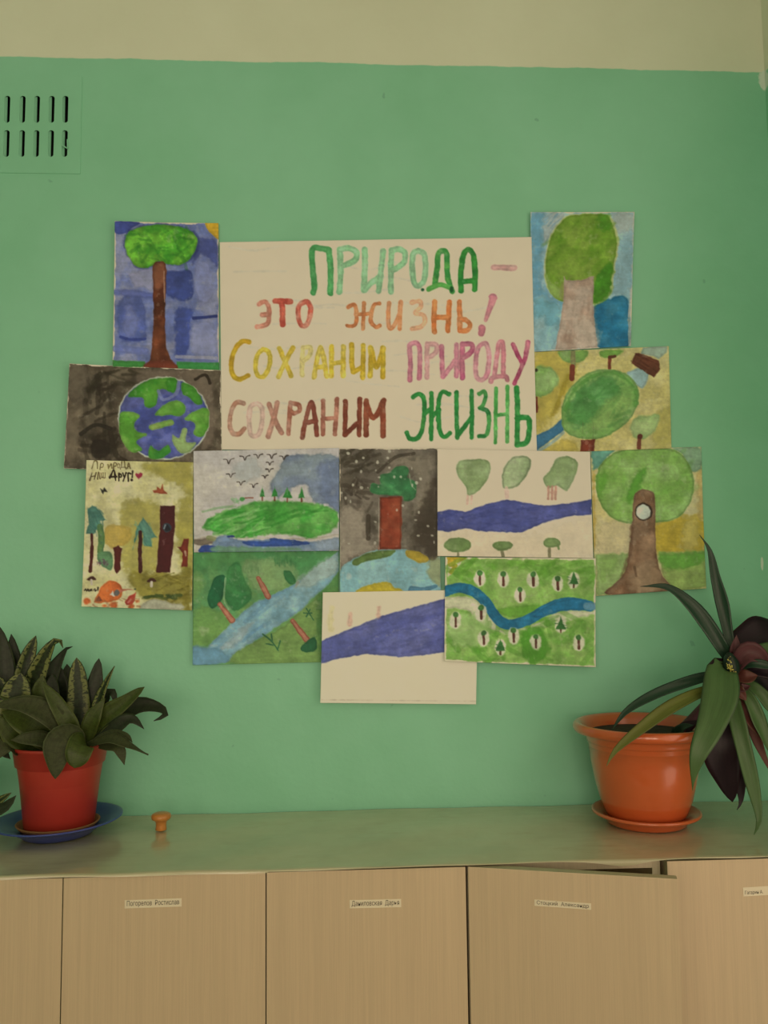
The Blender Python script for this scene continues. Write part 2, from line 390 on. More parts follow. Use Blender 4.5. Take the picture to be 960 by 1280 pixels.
class Sheet:
    def __init__(s, name, corners, zoom, off, paper=(198, 178, 144), lift=(0, 0, 0, 0), label='', cat='drawing', group='watercolours taped around the slogan sheet', wave=.0006, roundc=0):
        s.name, s.off, s.lift, s.label, s.cat, s.group, s.wave = name, off, lift, label, cat, group, wave
        s.ox, s.oy, s.k = zoom; s.c = np.array(corners, float)
        tl, tr, br, bl = s.c
        wpx = max(np.linalg.norm(tr-tl), np.linalg.norm(br-bl)); hpx = max(np.linalg.norm(bl-tl), np.linalg.norm(br-tr))
        s.nx = int(wpx*1.63/PITCH_MM)+1; s.ny = int(hpx*1.63/PITCH_MM)+1
        u, v = np.meshgrid(np.linspace(0, 1, s.nx), np.linspace(0, 1, s.ny)); s.u, s.v = u, v
        s.x = (tl[0]*(1-u)+tr[0]*u)*(1-v)+(bl[0]*(1-u)+br[0]*u)*v
        s.y = (tl[1]*(1-u)+tr[1]*u)*(1-v)+(bl[1]*(1-u)+br[1]*u)*v
        s.seed = sum(map(ord, name))*3.7 % 900
        s.X, s.Y = (s.x-s.ox)*s.k, (s.y-s.oy)*s.k
        s.col = np.zeros((s.ny, s.nx, 3)); s.col[:] = paper
        s.col *= (1+.012*fbm(s.x+s.seed, s.y, 30))[..., None]
        s.mask = None; s.fat = 1; s.paint = np.zeros(s.x.shape); s.grain = 1
    def _apply(s, d, col, soft, amp, alpha, edge, scale, sel, dry=0, c2=None):
        """d: signed distance in photo pixels (negative inside)"""
        x, y = s.x[sel]+s.seed, s.y[sel]
        d = d+1.0*soft*fbm(x*1.0+300, y, 5, 2)
        m = sstep(soft, -soft, d)*alpha
        if dry: m = m*np.clip(1-dry*sstep(.1, .5, fbm(x*.35, y+77, 6, 3)), 0, 1)
        if s.mask is not None: m = m*s.mask[sel]
        n = fbm(x, y+40, scale, 4)
        c = np.asarray(col, float)*np.ones(x.shape+(3,))
        if c2 is not None:
            q = sstep(-.35, .35, fbm(x+91, y+13, scale*1.3, 3))[..., None]; c = c*(1-q)+np.asarray(c2, float)*q
        c = c*(1+amp*n)[..., None]
        if edge: c = c*(1-edge*np.exp(-((d+1.1)/1.3)**2))[..., None]
        o = s.col[sel]; s.col[sel] = o*(1-m[..., None])+c*m[..., None]; s.paint[sel] = np.maximum(s.paint[sel]*(1-m*.3), m)
    def _sel(s, P, pad):
        x0, y0 = P.min(0)-pad; x1, y1 = P.max(0)+pad
        return (s.x > x0) & (s.x < x1) & (s.y > y0) & (s.y < y1)
    def px(s, pts): return np.array(pts, float)/s.k+np.array([s.ox, s.oy])
    def _segd(s, P, sel, closed):
        x, y = s.x[sel], s.y[sel]; best = np.full(x.shape, 1e9); tt = np.zeros(x.shape); ins_ = np.zeros(x.shape, bool); n = len(P)
        for i in range(n if closed else n-1):
            a, b = P[i], P[(i+1) % n]; e = b-a; L = e@e+1e-9
            t = np.clip(((x-a[0])*e[0]+(y-a[1])*e[1])/L, 0, 1)
            q = np.hypot(x-a[0]-t*e[0], y-a[1]-t*e[1]); k = q < best
            best = np.where(k, q, best); tt = np.where(k, (i+t)/max(n-1, 1), tt)
            if closed and a[1] != b[1]:
                cr = ((a[1] > y) != (b[1] > y)) & (x < (b[0]-a[0])*(y-a[1])/(b[1]-a[1])+a[0]); ins_ ^= cr
        return best, tt, ins_
    def poly(s, pts, col, soft=.9, amp=.12, alpha=1, edge=.1, scale=14, smooth=True, dry=0, c2=None):
        P = s.px(pts)
        if smooth: P = catmull(P, 5, True)
        sel = s._sel(P, 4+soft)
        if not sel.any(): return s
        d, _, i = s._segd(P, sel, True); s._apply(np.where(i, -d, d), col, soft, amp, alpha, edge, scale, sel, dry, c2); return s
    def clip(s, pts=None, smooth=False):
        if pts is None: s.mask = None; return s
        P = s.px(pts)
        if smooth: P = catmull(P, 5, True)
        sel = np.ones(s.x.shape, bool); d, _, i = s._segd(P, sel, True); s.mask = sstep(1.2, -1.2, np.where(i, -d, d)).reshape(s.x.shape); return s
    def line(s, pts, wd, col, soft=.7, amp=.14, alpha=1, edge=.08, scale=7, dry=0, c2=None):
        """wd: width, or (start, end), in crop units"""
        P = catmull(s.px(pts), 6); w0, w1 = wd if isinstance(wd, tuple) else (wd, wd)
        sel = s._sel(P, max(w0, w1)/s.k/2+4)
        if not sel.any(): return s
        d, t, _ = s._segd(P, sel, False); s._apply(d-(w0+(w1-w0)*t)/2/s.k*s.fat, col, soft, amp, alpha, edge, scale, sel, dry, c2); return s
    def lines(s, L, wd, col, **k):
        for q in L: s.line(q, wd, col, **k)
        return s
    def ell(s, cx, cy, rx, ry, col, rot=0, **k):
        a = np.linspace(0, 2*math.pi, 22, endpoint=False); c, q = math.cos(math.radians(rot)), math.sin(math.radians(rot))
        return s.poly([(cx+rx*math.cos(t)*c-ry*math.sin(t)*q, cy+rx*math.cos(t)*q+ry*math.sin(t)*c) for t in a], col, smooth=False, **k)
    def wash(s, col, amp=.12, alpha=1., scale=25, c2=None, sx=1., sy=1., inset=0):
        x, y = s.x*sx+s.seed, s.y*sy; n = fbm(x, y, scale, 4); c = np.ones(s.x.shape+(3,))*np.asarray(col, float)
        if c2 is not None:
            q = sstep(-.4, .4, fbm(x+71, y+31, scale, 4))[..., None]; c = c*(1-q)+np.asarray(c2, float)*q
        c = c*(1+amp*n)[..., None]; a = alpha
        if inset:
            d = np.minimum(np.minimum(s.u, 1-s.u)*s.nx, np.minimum(s.v, 1-s.v)*s.ny)+2.5*fbm(s.x+9, s.y, 9, 3)
            a = alpha*sstep(inset*.4, inset*1.2, d)[..., None]
        s.col = s.col*(1-a)+c*a; s.paint = np.maximum(s.paint, a if np.ndim(a) == 0 else a[..., 0]); return s
    def dabs(s, n, x0, x1, y0, y1, wd, ln, col, ang=0, spread=30, alpha=.5, amp=.2, soft=1.0):
        for _ in range(n):
            x, y = RNG.uniform(x0, x1), RNG.uniform(y0, y1); a = math.radians(ang+RNG.uniform(-spread, spread)); l = ln*RNG.uniform(.5, 1.3)/2
            s.line([(x-l*math.cos(a), y-l*math.sin(a)), (x, y+RNG.uniform(-.1, .1)*l), (x+l*math.cos(a), y+l*math.sin(a))], wd*RNG.uniform(.6, 1.3), col, alpha=alpha*RNG.uniform(.5, 1), amp=amp, soft=soft, edge=.05)
        return s
    def build(s):
        # pigment settles unevenly: fine granulation, soft blooms and streaks where there is paint
        g = .075*fbm(s.x*1.3+s.seed, s.y*1.3, 3.2, 3)+.13*fbm(s.x+s.seed+55, s.y*.7, 11, 4)+.05*fbm(s.x*.35, s.y*1.9+s.seed, 5, 2)
        w = np.clip(s.paint, 0, 1)*s.grain
        pale = sstep(.34, .62, fbm(s.x+s.seed+140, s.y+60, 7, 4))*.20*w
        s.col = s.col*(1+w*g)[..., None]; s.col = s.col*(1-pale[..., None])+np.array([186., 172., 142.])*pale[..., None]
        lum = s.col@np.array([.3, .6, .1]); s.col = s.col*(1-.10*w[..., None])+lum[..., None]*.10*w[..., None]
        x, z = np.empty_like(s.x), np.empty_like(s.x)
        d = np.stack([_fw[i]+_rt[i]*((s.x-480)/F_PX)+_up[i]*((640-s.y)/F_PX) for i in range(3)], -1)
        t = (-s.off-CAM.y)/d[..., 1]; P = np.stack([CAM[i]+t*d[..., i] for i in range(3)], -1)
        l, r, tp, b = s.lift; u, v = s.u, s.v
        lift = l*(1-u)**3+r*u**3+tp*(1-v)**4+b*v**4+s.wave*(1+fbm(s.x+s.seed, s.y+50, 60, 2))
        P[..., 1] = -s.off-lift
        org = P.reshape(-1, 3).mean(0); org[1] = 0; org[2] = P[..., 2].min()
        V = (P.reshape(-1, 3)-org); nx, ny = s.nx, s.ny; n0 = nx*ny
        idx = np.arange(n0).reshape(ny, nx)
        F = np.stack([idx[:-1, :-1], idx[1:, :-1], idx[1:, 1:], idx[:-1, 1:]], -1).reshape(-1, 4)
        ring = np.concatenate([idx[0, :-1], idx[:-1, -1], idx[-1, :0:-1], idx[:0:-1, 0]]); m = len(ring)
        V2 = V[ring]+np.array([0, .0004, 0]); j = np.arange(m); k = (j+1) % m
        F2 = np.stack([ring[j], ring[k], n0+k, n0+j], -1)
        V = np.concatenate([V, V2]); F = np.concatenate([F, F2])
        me = bpy.data.meshes.new(s.name); me.vertices.add(len(V)); me.vertices.foreach_set('co', V.astype(np.float32).ravel())
        me.loops.add(F.size); me.loops.foreach_set('vertex_index', F.astype(np.int32).ravel())
        me.polygons.add(len(F)); me.polygons.foreach_set('loop_start', np.arange(0, F.size, 4, dtype=np.int32))
        me.update(calc_edges=True); me.polygons.foreach_set('use_smooth', [True]*len(F))
        ca = me.color_attributes.new('paint', 'FLOAT_COLOR', 'POINT')
        col = alb(np.clip(s.col, 0, 255)).reshape(-1, 3); col = np.concatenate([col, np.tile(alb((200, 182, 148)), (m, 1))])
        ca.data.foreach_set('color', np.concatenate([col, np.ones((len(col), 1))], 1).astype(np.float32).ravel())
        o = obj(s.name, me, [MAT['paper']]); o.location = Vector(org); return setp(o, s.label, s.cat, s.group)
def paper_mat():
    m, t, b = new_mat('watercolour_paper', .62, .35); a = t.nodes.new('ShaderNodeVertexColor'); a.layer_name = 'paint'
    co = objco(t); g = noise(t, co, 700, 2); t.links.new(mixc(t, .06, a.outputs[0], g, 'OVERLAY'), b.inputs['Base Color']); bump(t, b, g, .06, .0004)
    return m
MAT['paper'] = paper_mat()

# --- slogan sheet
s = Sheet('slogan_poster', [(274.8, 303.3), (664, 297), (671, 566), (277, 562)], (270, 295, 4.5714), .0055, (199, 179, 145), (0, .001, .002, 0),
          'large white sheet with a painted slogan in coloured capital letters', 'poster', None, .0004)
for q in range(26):                       # faint pale-blue brush marks
    y0 = RNG.uniform(40, 1150); x0 = RNG.uniform(0, 1500)
    s.line([(x0, y0), (x0+140, y0+RNG.uniform(-15, 30)), (x0+300, y0+RNG.uniform(-25, 50))], 9, (178, 168, 142), alpha=.28, soft=1.2, edge=0)
s.fat = 1.1
GP, GD, GM = (124, 172, 112), (30, 116, 42), (62, 138, 66)
B4 = (.9, 1.35)
s.lines([[(555, 325), (562, 290), (552, 180), (552, 78), (600, 72), (645, 82)], [(645, 82), (655, 200), (653, 328)]], 31, (58, 136, 64), c2=(78, 150, 78))
s.lines([[(705, 320), (712, 200), (708, 80)], [(708, 80), (760, 72), (802, 95), (800, 130), (770, 155), (725, 170)], [(850, 80), (850, 180), (845, 312)], [(848, 310), (890, 268), (940, 232)]], 31, GP, c2=(138, 180, 124))
s.ox = 470
s.lines([[(40, 90), (28, 200), (15, 315)], [(85, 320), (85, 200), (88, 85)], [(88, 85), (130, 78), (165, 100), (160, 150), (120, 185), (90, 195)],
         [(240, 85), (210, 110), (208, 200), (220, 270), (245, 285), (275, 250), (282, 180), (275, 110), (240, 85)]], 30, (128, 174, 116), c2=(142, 180, 126))
s.line([(335, 280), (350, 180), (355, 110), (370, 90), (400, 95), (405, 150), (408, 230), (425, 290), (435, 318)], 29, (82, 158, 62), c2=(44, 130, 50))
s.line([(300, 306), (340, 287), (380, 282), (430, 302)], 26, (84, 160, 62)); s.ell(432, 305, 14, 19, (14, 84, 34)); s.ell(268, 308, 11, 11, (10, 76, 36))
s.lines([[(485, 315), (485, 200), (500, 110), (525, 82), (555, 110), (565, 200), (563, 305)], [(490, 262), (560, 258)]], 29, (26, 118, 38), c2=(48, 136, 44))
s.line([(672, 181), (788, 185)], 30, (204, 152, 132), c2=(196, 140, 124))
s.line([(668, 355), (655, 400), (625, 485)], (46, 16), (188, 110, 112), c2=(196, 124, 118)); s.line([(605, 528), (601, 558)], (38, 32), (188, 106, 108))
s.lines([[(75, 385), (70, 450), (75, 520), (92, 525), (130, 460), (141, 380)], [(141, 380), (135, 530)]], 23, (212, 138, 86), c2=(206, 122, 66))
s.line([(205, 380), (250, 375), (256, 405), (225, 440), (270, 452), (280, 490), (255, 520), (205, 530)], 24, (220, 156, 108))
s.lines([[(335, 378), (330, 460), (332, 548)], [(418, 378), (415, 460), (410, 542)], [(335, 467), (415, 466)]], 27, (200, 104, 44), c2=(208, 124, 62))
s.lines([[(475, 378), (478, 460), (478, 542)], [(478, 542), (520, 540), (537, 510), (515, 482), (480, 478)]], 26, (202, 112, 54), c2=(214, 140, 84))
s.ox = 270
s.lines([[(245, 390), (280, 378), (302, 410), (302, 470), (290, 505), (235, 520)], [(265, 452), (300, 450)]], 25, (206, 136, 106), c2=(196, 116, 86))
s.lines([[(338, 372), (425, 375)], [(378, 378), (380, 450), (380, 508)]], 30, (182, 66, 46), c2=(194, 88, 62))
s.line([(505, 377), (475, 400), (470, 460), (485, 505), (510, 512), (535, 470), (540, 410), (520, 377), (505, 377)], 27, (194, 82, 58), c2=(208, 130, 100))
s.lines([[(755, 408), (785, 392), (802, 420), (802, 490), (785, 515), (750, 514)], [(845, 385), (840, 532)], [(932, 386), (905, 395), (888, 440), (885, 490), (912, 520), (935, 513)], [(800, 450), (885, 446)]], 21, (206, 134, 78), c2=(194, 108, 54))
s.oy, s.k = 410, 4.3636
s.line([(180, 77), (145, 74), (105, 115), (85, 180), (90, 250), (125, 280), (175, 260)], 25, (192, 154, 26), c2=(180, 134, 20))
s.line([(255, 115), (225, 150), (215, 220), (235, 265), (270, 255), (295, 190), (285, 130), (255, 115)], 23, (204, 172, 48))
s.lines([[(345, 110), (375, 180), (410, 262)], [(420, 108), (380, 180), (340, 268)]], 24, (206, 176, 62), c2=(196, 160, 40))
s.lines([[(470, 258), (470, 170), (475, 108)], [(475, 108), (515, 106), (510, 150), (475, 180)]], 24, (208, 184, 104))
s.lines([[(535, 268), (550, 180), (570, 107), (590, 180), (603, 262)], [(550, 215), (590, 210)], [(630, 102), (630, 180), (628, 262)], [(695, 102), (693, 262)], [(630, 195), (693, 187)]], 25, (198, 162, 34), c2=(206, 176, 64))
s.lines([[(740, 92), (740, 180), (750, 240)], [(750, 240), (800, 212)], [(803, 97), (800, 272)], [(840, 262), (845, 180), (843, 107)], [(845, 110), (875, 215), (910, 110)], [(912, 110), (910, 268)]], 25, (202, 168, 44), c2=(188, 148, 24))
s.line([(150, 412), (110, 407), (85, 450), (75, 520), (90, 572), (125, 578), (155, 548)], 24, (184, 136, 106), c2=(168, 112, 82))
s.line([(225, 412), (190, 430), (180, 500), (190, 580), (225, 585), (250, 530), (250, 440), (225, 412)], 25, (204, 164, 136))
s.lines([[(290, 417), (320, 500), (358, 572)], [(335, 407), (315, 490), (285, 592)]], 25, (184, 132, 106), c2=(168, 112, 86))
s.lines([[(395, 578), (400, 490), (405, 407)], [(405, 407), (450, 420), (455, 450), (425, 465), (405, 452)]], 22, (152, 86, 60), c2=(182, 126, 98))
s.lines([[(470, 598), (490, 500), (520, 407), (540, 490), (550, 582)], [(490, 515), (545, 510)]], 24, (124, 56, 38), c2=(140, 76, 56))
s.lines([[(585, 397), (583, 578)], [(660, 387), (655, 490), (648, 578)], [(585, 495), (655, 492)]], 23, (150, 84, 60), c2=(178, 116, 88))
s.lines([[(705, 402), (705, 500), (702, 582)], [(705, 580), (770, 520)], [(785, 387), (780, 582)]], 24, (112, 46, 28), c2=(134, 62, 38))
s.lines([[(820, 397), (818, 582)], [(820, 410), (860, 490), (915, 395)], [(910, 400), (912, 588)]], 27, (128, 54, 30), c2=(142, 70, 42))
s.ox, s.k = 480, 4.8
s.lines([[(155, 312), (158, 200), (155, 105), (205, 98), (215, 180), (212, 302)]], 27, (186, 102, 112), c2=(198, 124, 126))
s.lines([[(258, 298), (258, 180), (258, 97)], [(258, 97), (310, 100), (315, 140), (280, 170), (258, 175)]], 27, (204, 146, 132))
s.lines([[(345, 112), (348, 200), (352, 292)], [(355, 292), (430, 192)], [(435, 102), (435, 288)]], 27, (182, 92, 108), c2=(196, 122, 124))
s.lines([[(470, 298), (468, 190), (470, 97)], [(470, 97), (525, 100), (525, 140), (475, 180)]], 29, (174, 76, 100), c2=(190, 104, 114))
s.line([(590, 95), (565, 120), (550, 200), (555, 290), (590, 310), (620, 270), (630, 170), (615, 100), (590, 95)], 27, (196, 118, 122), c2=(204, 142, 134))
s.lines([[(660, 295), (675, 180), (690, 92), (715, 100), (715, 200), (715, 290)], [(640, 322), (655, 297), (725, 292), (740, 312)]], 26, (202, 136, 130), c2=(192, 112, 112))
s.lines([[(775, 102), (805, 170), (825, 205)], [(863, 88), (845, 180), (815, 260), (780, 333)]], (27, 24), (162, 58, 84), c2=(192, 108, 114))
GA, GB = (24, 116, 42), (58, 146, 54)
s.line([(175, 415), (210, 395), (240, 430), (240, 520), (225, 620), (195, 665), (155, 663), (135, 628)], 25, GA, c2=GB)
s.lines([[(285, 392), (285, 510), (282, 668)], [(390, 397), (350, 385), (330, 430), (325, 520), (335, 620), (360, 655), (395, 632)], [(240, 515), (285, 482)], [(290, 530), (330, 490)]], 25, (40, 132, 48), c2=GA)
s.lines([[(435, 387), (435, 520), (440, 658)], [(440, 650), (530, 530)], [(525, 377), (528, 520), (525, 658)]], 24, (36, 128, 48), c2=GA)
s.lines([[(570, 395), (600, 380), (610, 410), (595, 460), (575, 480)], [(575, 480), (620, 500), (630, 560), (615, 640), (570, 650)]], 22, (26, 112, 44), c2=(70, 150, 64))
s.lines([[(672, 362), (670, 520), (668, 688)], [(740, 352), (740, 500), (738, 682)], [(672, 525), (740, 515)]], 21, (60, 148, 56), c2=(96, 168, 78))
s.lines([[(795, 362), (800, 500), (798, 702)], [(798, 540), (865, 545), (868, 640), (850, 690), (800, 702)]], 29, (26, 120, 42), c2=(60, 146, 60))
s.build()

# --- A: tall tree on blue
s = Sheet('watercolor_drawing', [(145.3, 279), (273.4, 280), (273.8, 463), (142, 459.5)], (120, 250, 5.3333), .0022, lift=(.007, 0, .004, .001), label='drawing of a tall brown tree with round green crown on blue')
s.wash((84, 94, 138), .12, .93, 16, (118, 118, 140), inset=2)
s.poly([(140, 160), (295, 160), (240, 205), (200, 235), (140, 235)], (58, 68, 128), amp=.2)
s.poly([(465, 490), (560, 475), (640, 480), (640, 660), (480, 640)], (44, 56, 108), soft=2, amp=.3, alpha=.9)
s.poly([(690, 270), (810, 280), (810, 440), (760, 400), (700, 360), (640, 440)], (54, 62, 112), soft=3, amp=.25, alpha=.8)
s.poly([(165, 680), (300, 650), (330, 760), (325, 930), (160, 930)], (66, 78, 132), soft=2, amp=.3, alpha=.7)
s.poly([(200, 740), (240, 710), (290, 800), (250, 910), (190, 900)], (108, 112, 150), soft=3, alpha=.7)
s.poly([(540, 740), (640, 720), (640, 780), (620, 1000), (545, 1060), (530, 900)], (52, 66, 128), soft=2.5, amp=.25, alpha=.85)
s.poly([(650, 830), (780, 820), (800, 1020), (640, 1020)], (128, 128, 154), soft=3, alpha=.75); s.poly([(680, 400), (760, 440), (790, 620), (720, 700), (660, 620), (650, 500)], (124, 124, 152), soft=3, alpha=.7)
s.poly([(240, 490), (380, 470), (380, 620), (320, 590), (260, 580)], (138, 132, 146), soft=3, alpha=.8); s.poly([(130, 600), (380, 620), (370, 660), (140, 640)], (70, 80, 136), soft=2, alpha=.7)
s.line([(170, 920), (240, 935), (330, 930)], 20, (48, 60, 120)); s.line([(140, 1000), (330, 1010)], 50, (96, 104, 152), alpha=.7)
s.line([(650, 790), (800, 775)], 22, (40, 50, 104)); s.line([(540, 1045), (800, 1055)], 22, (160, 152, 152), alpha=.7)
s.poly([(735, 150), (830, 150), (830, 265), (780, 240), (745, 200)], (186, 140, 26), amp=.12)
s.poly([(118, 1075), (330, 1080), (330, 1120), (118, 1120)], (52, 124, 46), smooth=False); s.poly([(540, 1080), (830, 1085), (830, 1140), (530, 1140)], (48, 124, 52), smooth=False)
s.poly([(330, 178), (430, 165), (560, 180), (660, 220), (690, 290), (660, 370), (580, 435), (490, 440), (420, 420), (350, 460), (270, 450), (210, 370), (190, 280), (230, 210)], (30, 38, 80), alpha=.6, soft=2)
s.poly([(330, 185), (430, 172), (560, 186), (640, 215), (678, 280), (650, 360), (580, 430), (480, 432), (420, 412), (350, 456), (270, 445), (215, 370), (200, 280), (240, 215)], (54, 126, 24), amp=.3, c2=(92, 154, 34), scale=10)
s.dabs(30, 240, 640, 200, 420, 16, 70, (30, 98, 22), 20, 80, .5)
s.poly([(385, 440), (430, 415), (470, 440), (465, 600), (462, 800), (470, 970), (500, 1060), (540, 1135), (320, 1135), (360, 1070), (378, 950), (385, 750), (382, 600)], (108, 52, 26), amp=.3, c2=(74, 30, 14), scale=14)
s.poly([(395, 440), (460, 440), (455, 560), (390, 600)], (146, 88, 56), alpha=.6, soft=2); s.poly([(355, 1080), (510, 1080), (535, 1135), (325, 1135)], (108, 42, 26), alpha=.7)
s.line([(455, 480), (458, 680)], 8, (178, 134, 104), alpha=.7)
s.build()

# --- B: the Earth
s = Sheet('watercolor_drawing', [(88.3, 455.6), (276, 463), (278, 592), (81, 586)], (70, 440, 4.3636), .0040, lift=(.006, 0, .001, 0), label='drawing of planet Earth with green lands on a black sky')
s.wash((62, 50, 34), .3, .96, 14, (94, 80, 58), inset=1)
s.dabs(26, 130, 320, 180, 560, 26, 160, (34, 26, 16), -50, 60, .6); s.dabs(10, 180, 480, 100, 200, 20, 130, (38, 32, 18), -20, 40, .6)
s.poly([(60, 350), (150, 260), (110, 560), (60, 590)], (112, 96, 72), alpha=.6, soft=3); s.poly([(80, 90), (180, 100), (160, 230), (70, 260)], (98, 84, 64), alpha=.6, soft=3)
s.poly([(470, 110), (760, 100), (860, 200), (860, 470), (780, 540), (820, 330), (740, 200), (600, 140), (450, 170)], (108, 90, 70), alpha=.7, soft=3)
s.line([(140, 450), (220, 400), (300, 420)], 22, (30, 24, 16), alpha=.8); s.ell(245, 530, 55, 55, (30, 22, 14), alpha=.8, soft=2); s.line([(760, 150), (815, 125), (840, 170)], 16, (44, 32, 20)); s.line([(300, 440), (330, 560), (380, 600)], 30, (40, 30, 18), alpha=.7)
s.ell(588, 362, 252, 228, (184, 180, 150), soft=1); s.ell(588, 362, 244, 220, (58, 66, 122), amp=.2, c2=(82, 86, 136), scale=12)
G1, G2 = (76, 136, 34), (104, 152, 52)
s.poly([(395, 245), (440, 190), (520, 150), (610, 142), (665, 160), (640, 220), (570, 205), (545, 290), (490, 300), (470, 250)], G1, c2=(50, 124, 26))
s.poly([(690, 170), (750, 190), (800, 270), (770, 290), (730, 250), (690, 230)], (60, 130, 30)); s.poly([(600, 150), (665, 155), (650, 215), (610, 215)], (44, 118, 24), soft=2, alpha=.8)
s.poly([(360, 325), (455, 345), (430, 390), (440, 430), (495, 450), (440, 490), (470, 535), (410, 545), (360, 480), (345, 400)], G2, c2=G1)
s.poly([(540, 345), (590, 290), (660, 262), (705, 300), (690, 345), (620, 345)], G1, c2=G2); s.poly([(510, 400), (560, 385), (630, 370), (640, 395), (590, 410), (520, 425)], G2, c2=(128, 148, 66))
s.poly([(760, 320), (830, 310), (832, 400), (800, 460), (750, 450), (760, 390), (700, 365)], G2, c2=G1); s.poly([(515, 510), (560, 540), (610, 505), (625, 540), (580, 580), (510, 580)], (46, 122, 34), c2=G1)
s.poly([(635, 450), (670, 470), (690, 420), (715, 425), (710, 490), (765, 495), (720, 550), (670, 545), (640, 500)], (132, 152, 84)); s.line([(670, 165), (655, 230), (585, 260), (560, 215)], 18, (116, 120, 154), alpha=.85)
s.build()

# --- C: fox and stumps
s = Sheet('watercolor_drawing', [(110, 576), (242, 578), (240.5, 763), (104, 758)], (90, 560, 5.647), .0072, (190, 176, 118), lift=(.008, .001, .002, .004), label='yellow drawing of a fox, stumps and firs with pencilled words')
s.wash((178, 164, 104), .08, .9, 20, (194, 180, 126))
s.poly([(530, 110), (850, 100), (850, 1140), (780, 1130), (800, 900), (740, 700), (740, 420), (800, 300), (600, 200)], (140, 126, 42), alpha=.75, soft=6, amp=.2)
s.poly([(380, 390), (620, 400), (620, 700), (590, 880), (380, 860), (340, 560)], (146, 132, 50), alpha=.75, soft=5, amp=.2); s.poly([(240, 560), (330, 545), (420, 580), (400, 660), (300, 710), (235, 660)], (172, 138, 52), alpha=.85, soft=2)
s.poly([(400, 900), (560, 880), (620, 840), (720, 900), (830, 860), (840, 1130), (760, 1120), (500, 1060)], (122, 108, 30), alpha=.85, soft=4, amp=.25); s.dabs(26, 520, 830, 900, 1100, 10, 110, (92, 80, 20), -5, 30, .55)
s.poly([(520, 1085), (600, 1060), (700, 1095), (770, 1100), (770, 1140), (500, 1140)], (162, 154, 120), soft=2); s.dabs(10, 520, 760, 1040, 1060, 22, 60, (50, 66, 24), 5, 20, .8)
TE, TD = (66, 112, 90), (88, 132, 106)
s.poly([(150, 405), (180, 415), (245, 510), (205, 520), (225, 575), (180, 570), (165, 610), (110, 605), (125, 540), (120, 440)], TE, amp=.3, c2=TD, smooth=False); s.dabs(14, 125, 225, 440, 600, 9, 80, (52, 96, 82), 60, 40, .7)
s.line([(205, 560), (215, 640), (205, 730)], 44, (86, 118, 56), c2=(66, 100, 60)); s.poly([(190, 740), (270, 735), (295, 790), (285, 860), (240, 850), (190, 800)], (84, 122, 74), amp=.25); s.dabs(14, 195, 260, 790, 830, 8, 24, (96, 66, 74), 0, 90, .7)
s.poly([(505, 490), (600, 630), (560, 640), (570, 700), (510, 690), (500, 600), (470, 600), (430, 720), (460, 560)], TE, amp=.3, c2=TD, smooth=False); s.dabs(14, 460, 580, 560, 690, 9, 90, (96, 140, 110), 60, 20, .7)
BR = (70, 22, 18)
s.line([(147, 615), (148, 740), (138, 870)], 22, BR); s.line([(485, 595), (482, 720), (486, 870)], 27, (62, 20, 18)); s.poly([(295, 705), (330, 688), (360, 710), (345, 760), (345, 860), (320, 885), (300, 850), (305, 760)], (76, 22, 18), smooth=False)
s.poly([(622, 405), (725, 410), (728, 560), (710, 740), (695, 880), (595, 880), (612, 700), (622, 560)], (66, 18, 20), amp=.12, smooth=False); s.ell(672, 562, 32, 32, (44, 50, 56)); s.poly([(660, 580), (675, 540), (695, 580)], (18, 20, 24), alpha=.8); s.line([(650, 570), (660, 545)], 6, (120, 124, 120))
s.poly([(790, 640), (825, 640), (820, 740), (815, 835), (775, 835), (785, 740), (745, 700), (770, 695)], (112, 36, 22), amp=.2, smooth=False); s.line([(800, 730), (805, 760)], 10, (190, 160, 120), alpha=.7)
K = (52, 40, 20)
s.lines([[(150, 150), (165, 100), (185, 100), (188, 148)], [(205, 155), (212, 115), (228, 118), (224, 138), (210, 140)], [(260, 120), (264, 148)], [(264, 148), (282, 115), (286, 145)], [(298, 150), (302, 108), (318, 112), (314, 130), (300, 132)],
         [(326, 128), (330, 142), (340, 136), (340, 118), (330, 114), (326, 128)], [(352, 140), (358, 92), (372, 92), (378, 140)], [(346, 152), (348, 140), (384, 140), (386, 150)], [(396, 145), (404, 108), (414, 145)], [(399, 133), (411, 132)]], 7, (104, 86, 44), soft=.5)
s.lines([[(135, 232), (150, 180)], [(165, 225), (178, 178)], [(145, 206), (172, 200)], [(188, 222), (196, 175), (206, 220)], [(212, 180), (216, 212)], [(216, 212), (226, 210)], [(226, 178), (228, 212), (240, 212)], [(240, 176), (240, 212)]], 8, (84, 66, 34), soft=.5)
s.lines([[(272, 215), (300, 160), (312, 230)], [(270, 208), (318, 205)], [(335, 232), (336, 180)], [(336, 182), (352, 190), (350, 206), (336, 208)], [(362, 180), (372, 205)], [(385, 178), (365, 235)], [(400, 234), (400, 182), (418, 184)]], 12, (36, 22, 12), soft=.5)
s.line([(432, 165), (428, 208)], 10, (30, 18, 12)); s.ell(425, 228, 8, 8, (30, 18, 12))
s.poly([(472, 222), (448, 190), (455, 178), (472, 185), (485, 174), (498, 182), (494, 200)], (150, 34, 54), smooth=False)
s.poly([(208, 290), (225, 300), (235, 280), (245, 295), (252, 312), (232, 310), (225, 328), (215, 315)], (34, 34, 26), smooth=False); s.poly([(570, 300), (600, 295), (600, 275), (625, 290), (640, 258), (650, 300), (672, 322), (620, 325), (580, 315)], (150, 66, 36), smooth=False)
for mx, my in ((147, 920), (565, 932)):
    s.poly([(mx-30, my+12), (mx-12, my-12), (mx+14, my-12), (mx+28, my+12)], (66, 30, 22)); s.line([(mx, my+14), (mx, my+42)], 18, (198, 178, 146))
